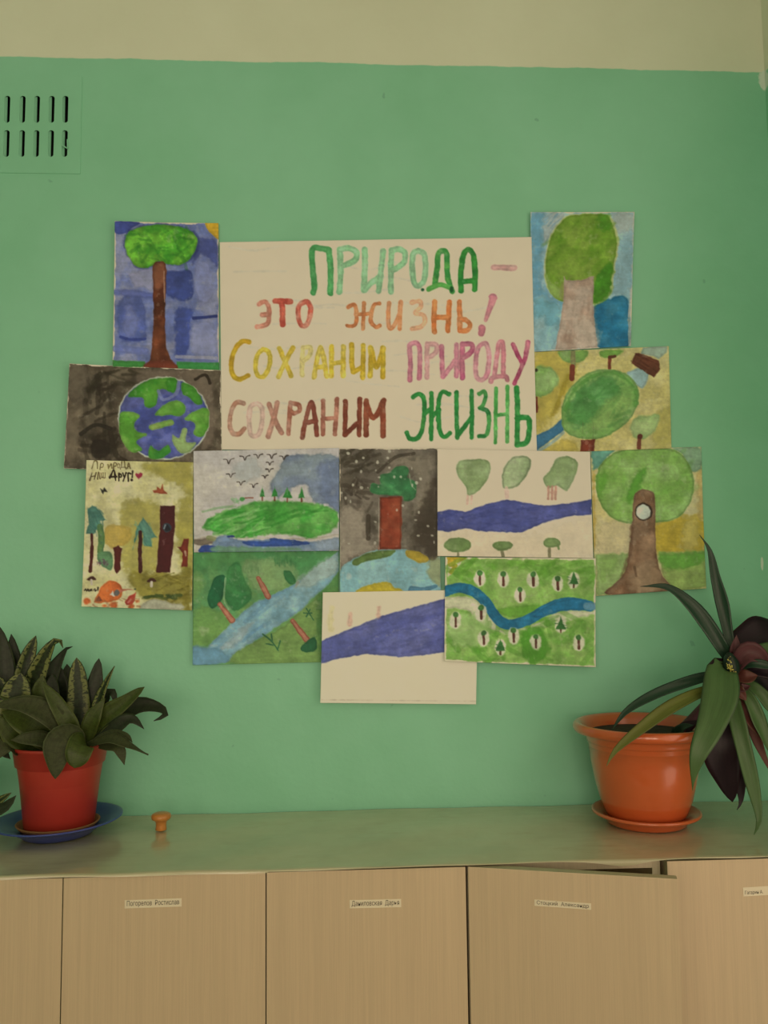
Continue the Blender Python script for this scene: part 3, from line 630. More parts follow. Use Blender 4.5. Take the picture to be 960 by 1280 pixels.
s.lines([[(100, 1005), (108, 995), (114, 1008), (122, 995), (128, 1008)], [(138, 998), (138, 1008), (148, 996), (148, 1008)], [(160, 998), (158, 1008)], [(170, 995), (172, 1010), (182, 1004)]], 9, (34, 24, 16), soft=.5); s.line([(192, 985), (190, 1008)], 6, (34, 24, 16))
s.poly([(165, 1085), (205, 1000), (240, 950), (290, 938), (340, 960), (362, 1010), (345, 1060), (290, 1082), (230, 1090)], (196, 92, 34), amp=.18, c2=(180, 72, 24)); s.poly([(165, 1085), (195, 1040), (225, 1078)], (124, 60, 36), smooth=False)
s.poly([(340, 995), (400, 998), (340, 1025)], (196, 104, 74), smooth=False); s.poly([(275, 1035), (295, 1005), (305, 1045)], (206, 196, 170), smooth=False); s.ell(322, 1022, 20, 22, (92, 88, 80)); s.line([(355, 998), (440, 1000)], 6, (168, 80, 46)); s.ell(448, 996, 10, 7, (50, 60, 36))
s.poly([(378, 1085), (410, 1045), (455, 1018), (450, 1075), (430, 1110), (390, 1110)], (166, 50, 34), amp=.2, smooth=False); s.line([(400, 1090), (420, 1070)], 12, (200, 130, 110), alpha=.7)
for fx, fy, r in ((120, 1080, 24), (305, 1108, 27), (425, 1118, 22), (240, 1115, 14), (465, 1080, 14)): s.ell(fx, fy, r, r*.9, (198, 88, 34), amp=.3, soft=1.6)
s.dabs(16, 100, 480, 1050, 1135, 12, 30, (150, 90, 50), 30, 90, .7); s.build()

# --- D: hill and birds
s = Sheet('watercolor_drawing', [(242, 564), (424, 560), (423.6, 688.5), (242.7, 690.5)], (230, 550, 4.5714), .0085, (182, 168, 148), lift=(.002, 0, 0, 0), label='drawing of birds flying over a green hill with small firs')
s.wash((172, 160, 146), .04, .8, 30, (184, 170, 148))
s.poly([(300, 130), (420, 110), (450, 190), (380, 230), (290, 220)], (158, 158, 146), alpha=.6, soft=5); s.poly([(590, 95), (740, 82), (890, 110), (890, 410), (820, 370), (740, 350), (690, 250), (600, 290), (540, 330), (490, 270), (540, 170)], (104, 112, 122), amp=.14, c2=(120, 128, 126), soft=2.5)
s.poly([(770, 160), (890, 120), (890, 400), (800, 340)], (98, 108, 128), alpha=.7, soft=5)
s.poly([(60, 570), (200, 540), (400, 555), (700, 560), (890, 540), (890, 632), (60, 640)], (182, 166, 142))
s.poly([(110, 500), (180, 430), (320, 385), (430, 350), (600, 352), (800, 375), (880, 420), (870, 500), (740, 562), (640, 545), (520, 535), (400, 555), (300, 560), (180, 530)], (60, 138, 44), amp=.2, c2=(92, 154, 62), soft=2)
s.dabs(26, 200, 820, 370, 540, 13, 160, (42, 122, 34), -12, 14, .6); s.dabs(14, 180, 420, 400, 540, 10, 150, (130, 172, 96), -25, 14, .6)
s.poly([(60, 572), (160, 560), (215, 590), (120, 600), (60, 598)], (108, 92, 72), soft=1.5); s.line([(140, 560), (180, 570), (210, 600)], 26, (128, 130, 76), alpha=.8)
s.poly([(215, 545), (330, 570), (540, 570), (720, 580), (890, 560), (890, 632), (200, 640)], (102, 120, 136), amp=.15, soft=1.5, c2=(128, 138, 142))
s.poly([(340, 578), (480, 580), (500, 562), (620, 572), (720, 590), (620, 605), (420, 610), (360, 600)], (42, 70, 128), amp=.2); s.ell(270, 551, 22, 9, (38, 56, 110)); s.poly([(90, 640), (100, 610), (150, 600), (190, 615), (190, 640)], (42, 66, 128))
s.poly([(190, 610), (420, 612), (640, 618), (640, 634), (190, 640)], (100, 138, 96), soft=2, alpha=.85)
for bx_, by_, k in ((255, 118, 1.2), (347, 100, 1.1), (423, 90, 1), (500, 90, 1.1), (570, 98, 1), (490, 132, .8), (487, 172, .8), (462, 208, .7), (267, 200, 1), (325, 245, .9), (397, 258, .9)):
    s.line([(bx_-24*k, by_-6*k), (bx_-8*k, by_-4*k), (bx_, by_+14*k), (bx_+10*k, by_-4*k), (bx_+26*k, by_-10*k)], 6, (70, 58, 52), soft=.5)
for tx, ty, hh, ww in ((448, 345, 85, 26), (518, 345, 80, 36), (590, 352, 82, 56), (672, 352, 84, 34)):
    s.line([(tx, ty), (tx, ty-30)], 8, (112, 60, 36)); s.poly([(tx, ty-hh), (tx+ww/2, ty-22), (tx-ww/2, ty-22)], (36, 120, 40), smooth=False)
s.ell(333, 338, 16, 13, (66, 138, 60)); s.line([(350, 332), (395, 330)], 6, (130, 70, 50)); s.dabs(6, 265, 310, 340, 352, 10, 22, (110, 160, 96), 0, 90, .6)
s.build()

# --- E: river through a wood
s = Sheet('watercolor_drawing', [(242, 686), (424, 684), (422, 827), (241.4, 831)], (230, 670, 4.5714), .0018, lift=(.003, 0, 0, .003), label='drawing of a pale river crossing green woods with leaning trunks')
s.wash((98, 136, 66), .12, 1, 22, (76, 128, 70))
s.poly([(60, 90), (880, 80), (700, 200), (420, 140), (200, 200), (60, 200)], (62, 122, 62), alpha=.7, soft=6, amp=.2); s.poly([(340, 150), (560, 140), (640, 220), (560, 310), (430, 320), (380, 260)], (122, 146, 86), alpha=.8, soft=5)
s.poly([(250, 720), (330, 640), (560, 520), (700, 400), (880, 300), (880, 720)], (106, 134, 62), amp=.12, soft=2); s.poly([(60, 420), (200, 420), (280, 490), (150, 620), (60, 630)], (102, 138, 62), alpha=.8, soft=4); s.ell(120, 540, 30, 22, (150, 160, 110), alpha=.6, soft=3)
s.poly([(770, 300), (890, 180), (890, 720), (780, 700)], (66, 108, 52), alpha=.75, soft=5)
s.poly([(880, 85), (800, 150), (640, 270), (500, 340), (400, 380), (300, 470), (180, 590), (130, 640), (50, 630), (50, 735), (240, 725), (300, 660), (420, 590), (560, 500), (660, 430), (740, 350), (830, 270), (890, 200)], (108, 144, 146), amp=.12, c2=(128, 158, 152), smooth=False, soft=1.4)
s.poly([(640, 270), (850, 110), (880, 200), (780, 260), (700, 300)], (146, 160, 142), alpha=.85, soft=4); s.clip([(880, 85), (800, 150), (640, 270), (500, 340), (400, 380), (300, 470), (180, 590), (130, 640), (50, 630), (50, 735), (240, 725), (300, 660), (420, 590), (560, 500), (660, 430), (740, 350), (830, 270), (890, 200)]); s.dabs(24, 150, 700, 300, 660, 20, 220, (92, 130, 146), -36, 8, .5); s.clip(); s.poly([(215, 640), (290, 560), (400, 490), (330, 590), (260, 645)], (150, 162, 152), alpha=.8, soft=3); s.poly([(50, 630), (200, 650), (260, 690), (220, 730), (50, 735)], (90, 128, 140), alpha=.8, soft=2)
s.poly([(255, 180), (320, 150), (340, 230), (385, 320), (370, 380), (290, 425), (235, 360), (240, 260)], (46, 112, 54), amp=.18, c2=(60, 126, 60), soft=1.6); s.poly([(150, 300), (180, 235), (235, 228), (232, 320), (200, 390), (160, 415), (135, 370)], (24, 88, 48), amp=.2); s.line([(238, 240), (230, 360), (255, 420)], 8, (134, 166, 108), alpha=.8)
s.ell(392, 190, 60, 48, (112, 138, 84), alpha=.7, soft=3); s.dabs(24, 350, 430, 160, 220, 6, 40, (84, 116, 66), 90, 10, .5); s.dabs(30, 520, 640, 120, 160, 5, 36, (48, 104, 54), 90, 12, .5)
s.poly([(570, 200), (610, 205), (640, 260), (610, 280), (580, 250)], (44, 104, 52))
for a_, b_ in (((205, 390), (275, 480)), ((425, 240), (480, 345)), ((620, 485), (700, 590))): s.line([a_, b_], (26, 36), (150, 78, 54)); s.line([a_, b_], (12, 20), (178, 112, 80))
s.poly([(680, 620), (745, 580), (760, 640), (720, 665), (670, 655)], (30, 84, 46)); s.poly([(640, 265), (660, 262), (640, 290)], (150, 140, 110), alpha=.7)
for a_ in ([(450, 560), (500, 600), (540, 655)], [(500, 560), (505, 600)], [(470, 615), (520, 625)], [(550, 600), (535, 650)], [(685, 440), (730, 440)], [(700, 415), (740, 480)], [(720, 420), (700, 460)]): s.line(a_, 8, (46, 96, 54), soft=.5)
s.build()

# --- F: lone tree at night
s = Sheet('watercolor_drawing', [(424.3, 561), (547.3, 560.5), (551, 746), (425.2, 744)], (410, 545, 5.956), .0098, lift=(0, 0, 0, 0), label='drawing of a red trunk and green crown under a grey snowy sky')
s.wash((100, 88, 70), .25, .97, 16, (76, 66, 50), inset=1)
s.poly([(90, 560), (260, 550), (290, 760), (370, 830), (200, 900), (90, 960)], (140, 124, 100), alpha=.85, soft=5); s.poly([(480, 190), (760, 170), (760, 520), (640, 540), (670, 330), (560, 220)], (126, 112, 88), alpha=.75, soft=6)
s.dabs(26, 100, 420, 100, 260, 22, 150, (52, 44, 30), -25, 25, .6); s.dabs(18, 120, 330, 330, 540, 26, 80, (54, 44, 32), 60, 60, .6); s.poly([(700, 500), (812, 300), (812, 900), (720, 850), (620, 780), (640, 600)], (48, 38, 26), alpha=.7, soft=6); s.line([(370, 270), (500, 160), (640, 130)], 24, (60, 50, 36), alpha=.8); s.line([(300, 600), (300, 760)], 36, (56, 46, 32), alpha=.8)
s.poly([(90, 1000), (180, 920), (350, 850), (520, 840), (600, 850), (760, 930), (840, 910), (840, 1180), (90, 1180)], (112, 150, 144), amp=.1, c2=(128, 162, 152))
s.poly([(185, 930), (300, 870), (500, 850), (440, 900), (300, 930), (200, 965)], (82, 104, 44), amp=.2); s.poly([(585, 850), (690, 870), (750, 920), (690, 945), (590, 900)], (170, 140, 36)); s.poly([(760, 930), (840, 915), (840, 1110), (780, 1080), (740, 1040)], (130, 128, 78), alpha=.8, soft=3)
s.poly([(225, 1180), (240, 1130), (340, 1100), (440, 1085), (500, 1130), (545, 1140), (545, 1180)], (180, 154, 32), amp=.12); s.poly([(595, 1180), (610, 1120), (700, 1125), (800, 1105), (800, 1135), (650, 1180)], (70, 112, 124)); s.poly([(400, 640), (290, 760)], (60, 50, 40)) if 0 else None
s.poly([(310, 400), (330, 350), (385, 360), (390, 290), (460, 275), (500, 230), (570, 225), (605, 260), (590, 310), (650, 340), (655, 420), (640, 470), (570, 485), (545, 445), (400, 440), (340, 430)], (44, 104, 54), amp=.2, c2=(64, 124, 66), scale=9)
s.line([(605, 280), (620, 360), (650, 400)], 6, (140, 150, 110), alpha=.7); s.poly([(385, 455), (550, 450), (548, 640), (545, 845), (375, 845), (388, 650)], (124, 44, 22), amp=.2, c2=(142, 62, 34), smooth=False, edge=.25)
s.line([(378, 460), (380, 840)], 6, (190, 170, 140), alpha=.6)
for _ in range(34):
    s.ell(RNG.uniform(100, 790), RNG.uniform(110, 820), RNG.uniform(5, 12), RNG.uniform(6, 13), (186, 174, 144), alpha=.75, edge=0)
s.ell(155, 1045, 20, 22, (186, 196, 176), alpha=.7, soft=2); s.build()

# --- H: pale sheet with one river
s = Sheet('watercolor_drawing', [(403.5, 740.5), (598, 737), (594.6, 880), (400.4, 878)], (390, 690, 2.595), .0115, (202, 184, 148), lift=(.003, .001, 0, .004), label='mostly blank cream sheet with a single broad blue river')
s.poly([(30, 288), (110, 255), (220, 210), (330, 178), (460, 145), (545, 140), (545, 310), (430, 325), (350, 336), (280, 340), (180, 330), (90, 345), (30, 362)], (78, 82, 130), amp=.1, c2=(92, 94, 138), smooth=False, scale=18)
s.clip([(30, 288), (110, 255), (220, 210), (330, 178), (460, 145), (545, 140), (545, 310), (430, 325), (350, 336), (280, 340), (180, 330), (90, 345), (30, 362)]); s.dabs(26, 60, 500, 190, 320, 9, 120, (70, 74, 124), -14, 8, .5); s.clip(); s.line([(62, 180), (60, 255)], 16, (206, 186, 118), alpha=.6, soft=2); s.line([(125, 200), (122, 235)], 14, (206, 152, 122), alpha=.7, soft=1.5); s.line([(217, 180), (215, 210)], 12, (204, 152, 124), alpha=.7, soft=1.5); s.line([(30, 478), (531, 483)], 2.4, (178, 158, 124), alpha=.5)
s.build()

# --- I: green map
s = Sheet('watercolor_drawing', [(556.5, 696.5), (744, 698), (743.4, 833.6), (555, 826)], (390, 690, 2.595), .0128, (198, 180, 144), lift=(.002, .003, 0, .004), label='drawing of a teal river winding through green land with tiny trees')
s.wash((124, 156, 66), .16, .95, 12, (104, 148, 52), inset=3)
s.poly([(440, 8), (497, 8), (470, 55), (440, 80)], (198, 180, 140), smooth=False); s.lines([[(445, 40), (470, 28), (495, 18)], [(450, 65), (465, 45)], [(442, 20), (480, 14)]], 12, (186, 148, 30)); s.ell(452, 32, 14, 18, (186, 148, 30))
s.poly([(430, 150), (500, 145), (550, 170), (600, 235), (640, 255), (720, 235), (800, 195), (870, 190), (918, 195), (918, 200), (700, 260), (640, 270), (560, 240), (500, 190), (430, 180)], (196, 182, 144), alpha=.85, soft=1.5)
s.dabs(44, 440, 910, 30, 100, 16, 70, (86, 138, 36), 0, 60, .5); s.dabs(50, 440, 910, 200, 355, 16, 60, (78, 134, 34), 0, 90, .5); s.poly([(680, 260), (740, 250), (770, 310), (740, 350), (690, 350)], (66, 128, 26), alpha=.8, soft=3); s.poly([(600, 185), (720, 170), (740, 190), (660, 215)], (88, 142, 36), alpha=.8, soft=3)
s.poly([(440, 215), (560, 200), (580, 260), (540, 300), (460, 300)], (152, 170, 102), alpha=.6, soft=4); s.poly([(700, 60), (740, 130), (680, 150), (600, 140), (580, 60)], (142, 166, 84), alpha=.6, soft=4)
s.line([(430, 128), (480, 116), (530, 132), (565, 165), (600, 215), (640, 235), (700, 220), (770, 180), (830, 164), (900, 176)], 34, (14, 92, 116), amp=.16, c2=(28, 106, 130)); s.poly([(720, 205), (780, 165), (860, 150), (900, 165), (895, 188), (820, 190), (740, 212)], (20, 100, 128), amp=.12); s.line([(890, 176), (916, 176)], 24, (110, 142, 146), alpha=.7)
for tx, ty, kk in ((544, 85, 0), (620, 88, 0), (717, 88, 0), (796, 102, 0), (848, 90, 1), (675, 138, 0), (548, 196, 0), (465, 220, 0), (556, 278, 0), (610, 306, 1), (653, 270, 0), (806, 236, 1), (725, 290, 0), (863, 292, 0)):
    s.ell(tx, ty+2, 19, 27, (196, 184, 146), alpha=.92, soft=1.5, edge=0)
    if kk:
        s.line([(tx, ty+8), (tx, ty+25)], 6, (84, 50, 28)); s.poly([(tx, ty-26), (tx+16, ty+14), (tx-16, ty+14)], (50, 106, 40), smooth=False); s.dabs(5, tx-8, tx+8, ty-8, ty+10, 3, 24, (40, 92, 36), 10, 10, .9)
    else:
        s.line([(tx, ty-8), (tx+1, ty+20)], 8, (86, 44, 30)); s.ell(tx, ty-16, 9, 9, (58, 108, 42), amp=.3)
s.build()

# --- G: three trees, river, three bushes
s = Sheet('watercolor_drawing', [(546.7, 561), (737, 565), (741, 697.8), (546.7, 695)], (535, 550, 4.2667), .0138, (197, 177, 144), lift=(0, .003, 0, 0), label='white drawing with three pale trees above a dark blue river')
s.poly([(60, 500), (300, 500), (560, 500), (860, 420), (860, 620), (60, 615)], (200, 174, 128), alpha=.35, soft=10)
OG, OH = (122, 138, 82), (138, 152, 98)
s.poly([(150, 160), (165, 115), (240, 103), (320, 112), (333, 165), (310, 220), (285, 255), (250, 285), (212, 295), (200, 250), (165, 200)], OG, c2=OH, amp=.08)
s.poly([(400, 165), (440, 100), (500, 85), (545, 105), (535, 170), (490, 235), (440, 262), (395, 250)], OH, c2=(150, 160, 108), amp=.08, edge=.2); s.poly([(612, 205), (650, 165), (680, 105), (740, 88), (795, 120), (785, 190), (740, 270), (690, 245), (640, 255)], OG, c2=OH, amp=.08)
for x in (212, 232): s.line([(x, 298), (x-2, 340)], 11, (206, 160, 132), alpha=.75)
s.line([(418, 258), (420, 305)], 22, (204, 164, 138), alpha=.7)
for x in (642, 662, 680): s.line([(x, 250), (x-2, 315)], 13, (192, 132, 104), alpha=.85)
s.poly([(48, 385), (110, 368), (200, 385), (300, 345), (420, 318), (520, 335), (620, 350), (740, 340), (870, 318), (870, 400), (760, 405), (640, 435), (560, 465), (490, 495), (400, 492), (300, 488), (200, 472), (110, 490), (48, 482)], (62, 68, 118), amp=.12, c2=(74, 78, 128), smooth=False)
s.clip([(48, 385), (110, 368), (200, 385), (300, 345), (420, 318), (520, 335), (620, 350), (740, 340), (870, 318), (870, 400), (760, 405), (640, 435), (560, 465), (490, 495), (400, 492), (300, 488), (200, 472), (110, 490), (48, 482)]); s.dabs(40, 70, 840, 360, 470, 8, 90, (48, 56, 108), -6, 20, .5); s.clip()
for cx, cy, rx, ry, tx, tw in ((158, 560, 74, 40, 160, 12), (398, 564, 54, 26, 392, 16), (658, 548, 46, 27, 647, 16)):
    s.line([(tx, cy+10), (tx+(8 if cx == 398 else 0), 622)], tw, (128, 118, 78)); s.ell(cx, cy, rx, ry, (96, 118, 58), amp=.1, c2=(108, 128, 68))
s.line([(690, 560), (696, 580)], 10, (104, 124, 66)); s.build()

# --- J: big tree with a hollow
s = Sheet('watercolor_drawing', [(738, 562), (876, 558.7), (881, 735.5), (743.8, 745)], (725, 545, 5.486), .0022, lift=(0, .002, 0, .005), label='drawing of a brown tree with a white hollow and rounded green crown')
s.wash((182, 162, 90), .08, .9, 22, (186, 168, 112)); s.poly([(515, 590), (840, 560), (845, 790), (515, 790)], (168, 136, 28), alpha=.85, soft=5, amp=.15); s.poly([(720, 590), (800, 580), (790, 790), (700, 790)], (172, 152, 80), alpha=.7, soft=5); s.poly([(150, 600), (350, 600), (340, 800), (120, 800)], (188, 166, 116), alpha=.8, soft=5); s.line([(95, 240), (95, 790)], 18, (180, 140, 40), alpha=.6, soft=2); s.line([(815, 230), (830, 560)], 40, (180, 146, 78), alpha=.7, soft=3)
s.poly([(70, 95), (250, 85), (140, 200), (90, 240)], (86, 136, 108), smooth=False, soft=1.5); s.poly([(640, 85), (828, 80), (828, 225), (750, 240), (700, 130)], (116, 142, 100), soft=2, c2=(128, 150, 110))
s.poly([(105, 810), (240, 815), (330, 800), (340, 900), (180, 1090), (105, 1090)], (138, 158, 84), smooth=False, soft=2, amp=.12); s.poly([(540, 795), (850, 790), (855, 1030), (800, 1050), (640, 1060), (560, 960)], (138, 154, 72), smooth=False, soft=1.5); s.poly([(555, 810), (850, 800), (830, 870), (700, 905), (580, 900)], (88, 142, 44), alpha=.85, soft=4); s.poly([(130, 850), (240, 830), (250, 900), (140, 1000)], (118, 150, 64), alpha=.6, soft=4)
s.poly([(250, 105), (420, 85), (600, 85), (700, 130), (765, 240), (778, 370), (730, 500), (640, 575), (520, 595), (320, 600), (200, 545), (130, 440), (108, 320), (140, 200)], (116, 150, 62), amp=.12, c2=(132, 160, 80), edge=.18)
s.dabs(12, 180, 720, 120, 400, 36, 150, (96, 144, 48), -50, 40, .35, soft=2.5); s.poly([(310, 420), (370, 300), (460, 200), (420, 330), (350, 450)], (76, 138, 34), alpha=.8, soft=3); s.poly([(120, 280), (180, 240), (160, 420), (130, 400)], (84, 142, 36), alpha=.7, soft=4)
s.poly([(368, 420), (390, 380), (440, 368), (490, 380), (512, 420), (515, 600), (520, 800), (550, 940), (600, 1060), (180, 1085), (260, 990), (315, 890), (345, 700), (358, 560)], (118, 80, 50), amp=.2, c2=(138, 102, 70), edge=.15)
s.poly([(400, 880), (520, 880), (570, 1050), (330, 1060)], (150, 118, 84), alpha=.7, soft=5); s.line([(370, 900), (380, 960)], 16, (84, 56, 36), alpha=.6); s.line([(355, 620), (340, 800), (280, 960)], 22, (96, 62, 40), alpha=.6, soft=2)
s.ell(436, 520, 60, 62, (56, 40, 28)); s.ell(434, 522, 49, 51, (186, 184, 156), rot=20, amp=.03, edge=0); s.build()

# --- K: bridge and bushes
s = Sheet('watercolor_drawing', [(660, 440.5), (835.4, 433), (838.8, 560.5), (662, 567)], (650, 420, 4.8), .0030, lift=(0, .002, 0, 0), label='yellow drawing of a big green bush beside a bridge')
s.wash((180, 160, 84), .1, .96, 18, (188, 168, 100)); s.poly([(90, 120), (300, 110), (340, 260), (240, 420), (110, 560), (90, 500)], (160, 138, 46), alpha=.75, soft=6, amp=.2); s.line([(290, 240), (200, 470)], 26, (150, 126, 30), alpha=.7, soft=2); s.poly([(170, 660), (300, 620), (340, 690), (150, 695)], (160, 136, 50), alpha=.8, soft=3); s.poly([(820, 470), (900, 430), (900, 670), (800, 670)], (158, 142, 62), alpha=.6, soft=5)
s.poly([(740, 70), (880, 60), (880, 100), (830, 140), (790, 120), (720, 110)], (138, 150, 122), smooth=False); s.poly([(660, 210), (740, 190), (770, 235), (740, 310), (700, 300), (640, 240)], (136, 158, 146), soft=1.5)
s.poly([(95, 600), (180, 560), (260, 490), (265, 565), (180, 630), (100, 690)], (48, 100, 122), smooth=False, amp=.15); s.line([(100, 695), (190, 640), (260, 580)], 18, (130, 152, 140), alpha=.8)
GG = (112, 146, 66)
s.poly([(90, 200), (150, 180), (215, 215), (225, 280), (180, 345), (90, 360)], GG, c2=(132, 158, 84), soft=2); s.ell(140, 280, 50, 50, (142, 164, 96), alpha=.6, soft=4); s.poly([(235, 95), (400, 88), (390, 140), (320, 165), (260, 145)], (106, 142, 58), c2=(128, 152, 80), soft=1.5); s.poly([(480, 90), (620, 85), (580, 125), (500, 130)], (104, 144, 52), soft=1.5)
s.line([(318, 95), (318, 185)], 30, (122, 116, 66)); s.line([(312, 185), (312, 255)], 32, (118, 48, 28)); s.line([(538, 130), (536, 195)], 22, (122, 56, 32)); s.line([(535, 128), (570, 122)], 18, (84, 44, 26)); s.line([(100, 370), (100, 455)], 14, (110, 40, 26)); s.ell(96, 205, 8, 10, (40, 40, 20))
s.poly([(250, 470), (255, 400), (310, 300), (420, 215), (540, 200), (650, 235), (710, 320), (700, 430), (620, 540), (480, 615), (340, 610), (260, 560)], (104, 142, 62), c2=(124, 154, 78), amp=.12, edge=.15)
s.poly([(290, 420), (360, 320), (470, 250), (560, 260), (600, 330), (520, 420), (420, 520), (320, 540)], (66, 122, 52), alpha=.85, soft=5, c2=(80, 132, 66), amp=.2); s.poly([(500, 400), (640, 360), (640, 470), (540, 540), (420, 550)], (124, 150, 72), alpha=.7, soft=5); s.dabs(20, 300, 620, 280, 520, 16, 120, (56, 112, 44), -40, 25, .4, soft=1.6)
s.line([(270, 440), (330, 320), (450, 235), (580, 225), (690, 320), (690, 420)], 22, (74, 128, 46), alpha=.7, soft=2)
s.poly([(690, 100), (740, 110), (830, 150), (840, 200), (800, 250), (760, 225), (665, 165)], (94, 48, 28), amp=.2, smooth=False); s.dabs(8, 690, 800, 120, 200, 5, 90, (66, 28, 18), 28, 6, .7)
s.poly([(660, 540), (700, 490), (780, 475), (830, 480), (810, 560), (740, 620), (680, 600)], (134, 154, 84), c2=(148, 160, 94), soft=2); s.line([(716, 605), (712, 672)], 24, (122, 60, 38)); s.ell(718, 605, 14, 16, (92, 40, 26))
s.poly([(365, 625), (450, 620), (445, 695), (360, 695)], (108, 40, 22), amp=.2, smooth=False); s.ell(400, 640, 12, 12, (150, 90, 64), alpha=.7); s.lines([[(378, 520), (375, 615)], [(440, 520), (438, 615)]], 3, (92, 96, 50), alpha=.6); s.build()

# --- L: stout tree on teal
s = Sheet('watercolor_drawing', [(662.5, 266), (791.7, 266.7), (788, 433), (664, 440)], (650, 250, 6), .0038, lift=(0, .003, .004, 0), label='drawing of a stout pale trunk and oval green crown on teal')
s.wash((112, 148, 148), .12, .93, 20, (136, 160, 154), inset=2); s.poly([(80, 100), (200, 110), (200, 300), (160, 500), (200, 680), (320, 780), (110, 800), (80, 400)], (76, 128, 144), alpha=.7, soft=6, amp=.2); s.poly([(200, 110), (330, 115), (230, 240), (180, 350), (170, 220)], (158, 160, 144), alpha=.85, soft=4); s.dabs(10, 190, 300, 120, 230, 8, 90, (92, 134, 146), -50, 12, .5)
s.poly([(700, 110), (840, 110), (840, 250), (740, 250), (690, 180)], (158, 160, 142), alpha=.8, soft=5); s.poly([(750, 300), (840, 260), (830, 650), (700, 700), (740, 500)], (122, 150, 148), alpha=.7, soft=6); s.poly([(110, 740), (250, 770), (300, 820), (260, 1100), (105, 1110)], (118, 154, 150), alpha=.9, soft=3, c2=(140, 168, 160)); s.poly([(110, 740), (240, 760), (300, 800), (270, 940), (190, 930), (180, 880), (110, 870)], (88, 138, 142), alpha=.7, soft=4)
s.poly([(555, 810), (680, 740), (760, 720), (810, 760), (805, 880), (822, 890), (805, 1105), (580, 1105)], (20, 96, 122), amp=.2, c2=(44, 114, 134), soft=1.4); s.line([(830, 680), (815, 880)], 14, (184, 172, 146), alpha=.8); s.line([(815, 900), (822, 1100)], 22, (180, 168, 140), alpha=.7)
s.poly([(320, 140), (420, 112), (560, 110), (670, 125), (710, 210), (735, 330), (710, 520), (690, 680), (640, 745), (560, 790), (440, 770), (280, 740), (200, 650), (180, 540), (190, 400), (230, 260)], (180, 178, 110), soft=1.2); s.poly([(330, 145), (420, 118), (560, 112), (650, 125), (690, 200), (722, 330), (700, 500), (670, 670), (620, 745), (550, 778), (440, 760), (290, 755), (215, 660), (190, 540), (198, 400), (240, 260)], (100, 132, 30), amp=.14, c2=(118, 142, 42))
s.dabs(26, 230, 680, 160, 560, 26, 140, (82, 126, 22), -50, 40, .4, soft=2); s.poly([(560, 600), (680, 480), (680, 680), (600, 770), (550, 770)], (56, 122, 18), alpha=.85, soft=3, amp=.3); s.poly([(580, 130), (660, 125), (680, 220), (600, 220)], (62, 126, 20), alpha=.7, soft=4); s.poly([(192, 550), (230, 620), (310, 680), (290, 740), (220, 690)], (136, 160, 70), alpha=.9, soft=1.5)
s.poly([(330, 575), (345, 600), (450, 605), (555, 570), (545, 780), (580, 1110), (260, 1125), (300, 930), (325, 760)], (170, 144, 118), amp=.08, c2=(158, 126, 100), smooth=False); s.dabs(16, 310, 540, 640, 1080, 18, 150, (148, 116, 92), -75, 12, .4, soft=1.6); s.poly([(420, 900), (560, 900), (580, 1100), (420, 1100)], (178, 158, 132), alpha=.6, soft=5); s.build()

# ------------------------------------------------------------------ pots and saucers
def ceramic(name, c, rough, coat, var=.06, bmp=0, rings=0):
    m, t, b = new_mat(name, rough, .5, coat); co = objco(t); k = noise(t, co, 18, 4, .6)
    t.links.new(mixc(t, k, tuple(x*(1-2*var) for x in c[:3])+(1,), tuple(min(1, x*(1+2*var)) for x in c[:3])+(1,)), b.inputs['Base Color'])
    if rings:
        r = noise(t, scaled(t, co, (6, 6, 260)), 1, 2); bump(t, b, r, rings, .0012)
    return m
MAT['red'] = ceramic('red_plastic', A(140, 38, 24), .4, .0); MAT['blue'] = ceramic('blue_enamel', A(44, 52, 92), .3, .3)
MAT['orange'] = ceramic('orange_glazed_clay', A(166, 70, 27), .3, 1.0, .05, 0, .12); MAT['clay'] = ceramic('clay_ring', A(120, 78, 40), .7, 0)
MAT['soil'] = plain('soil', (.028, .018, .010, 1), .95, .3, 120, bmp=.8)
MAT['wood'] = plain('varnished_wood', A(160, 96, 36), .35, .15, 60, coat=.3)

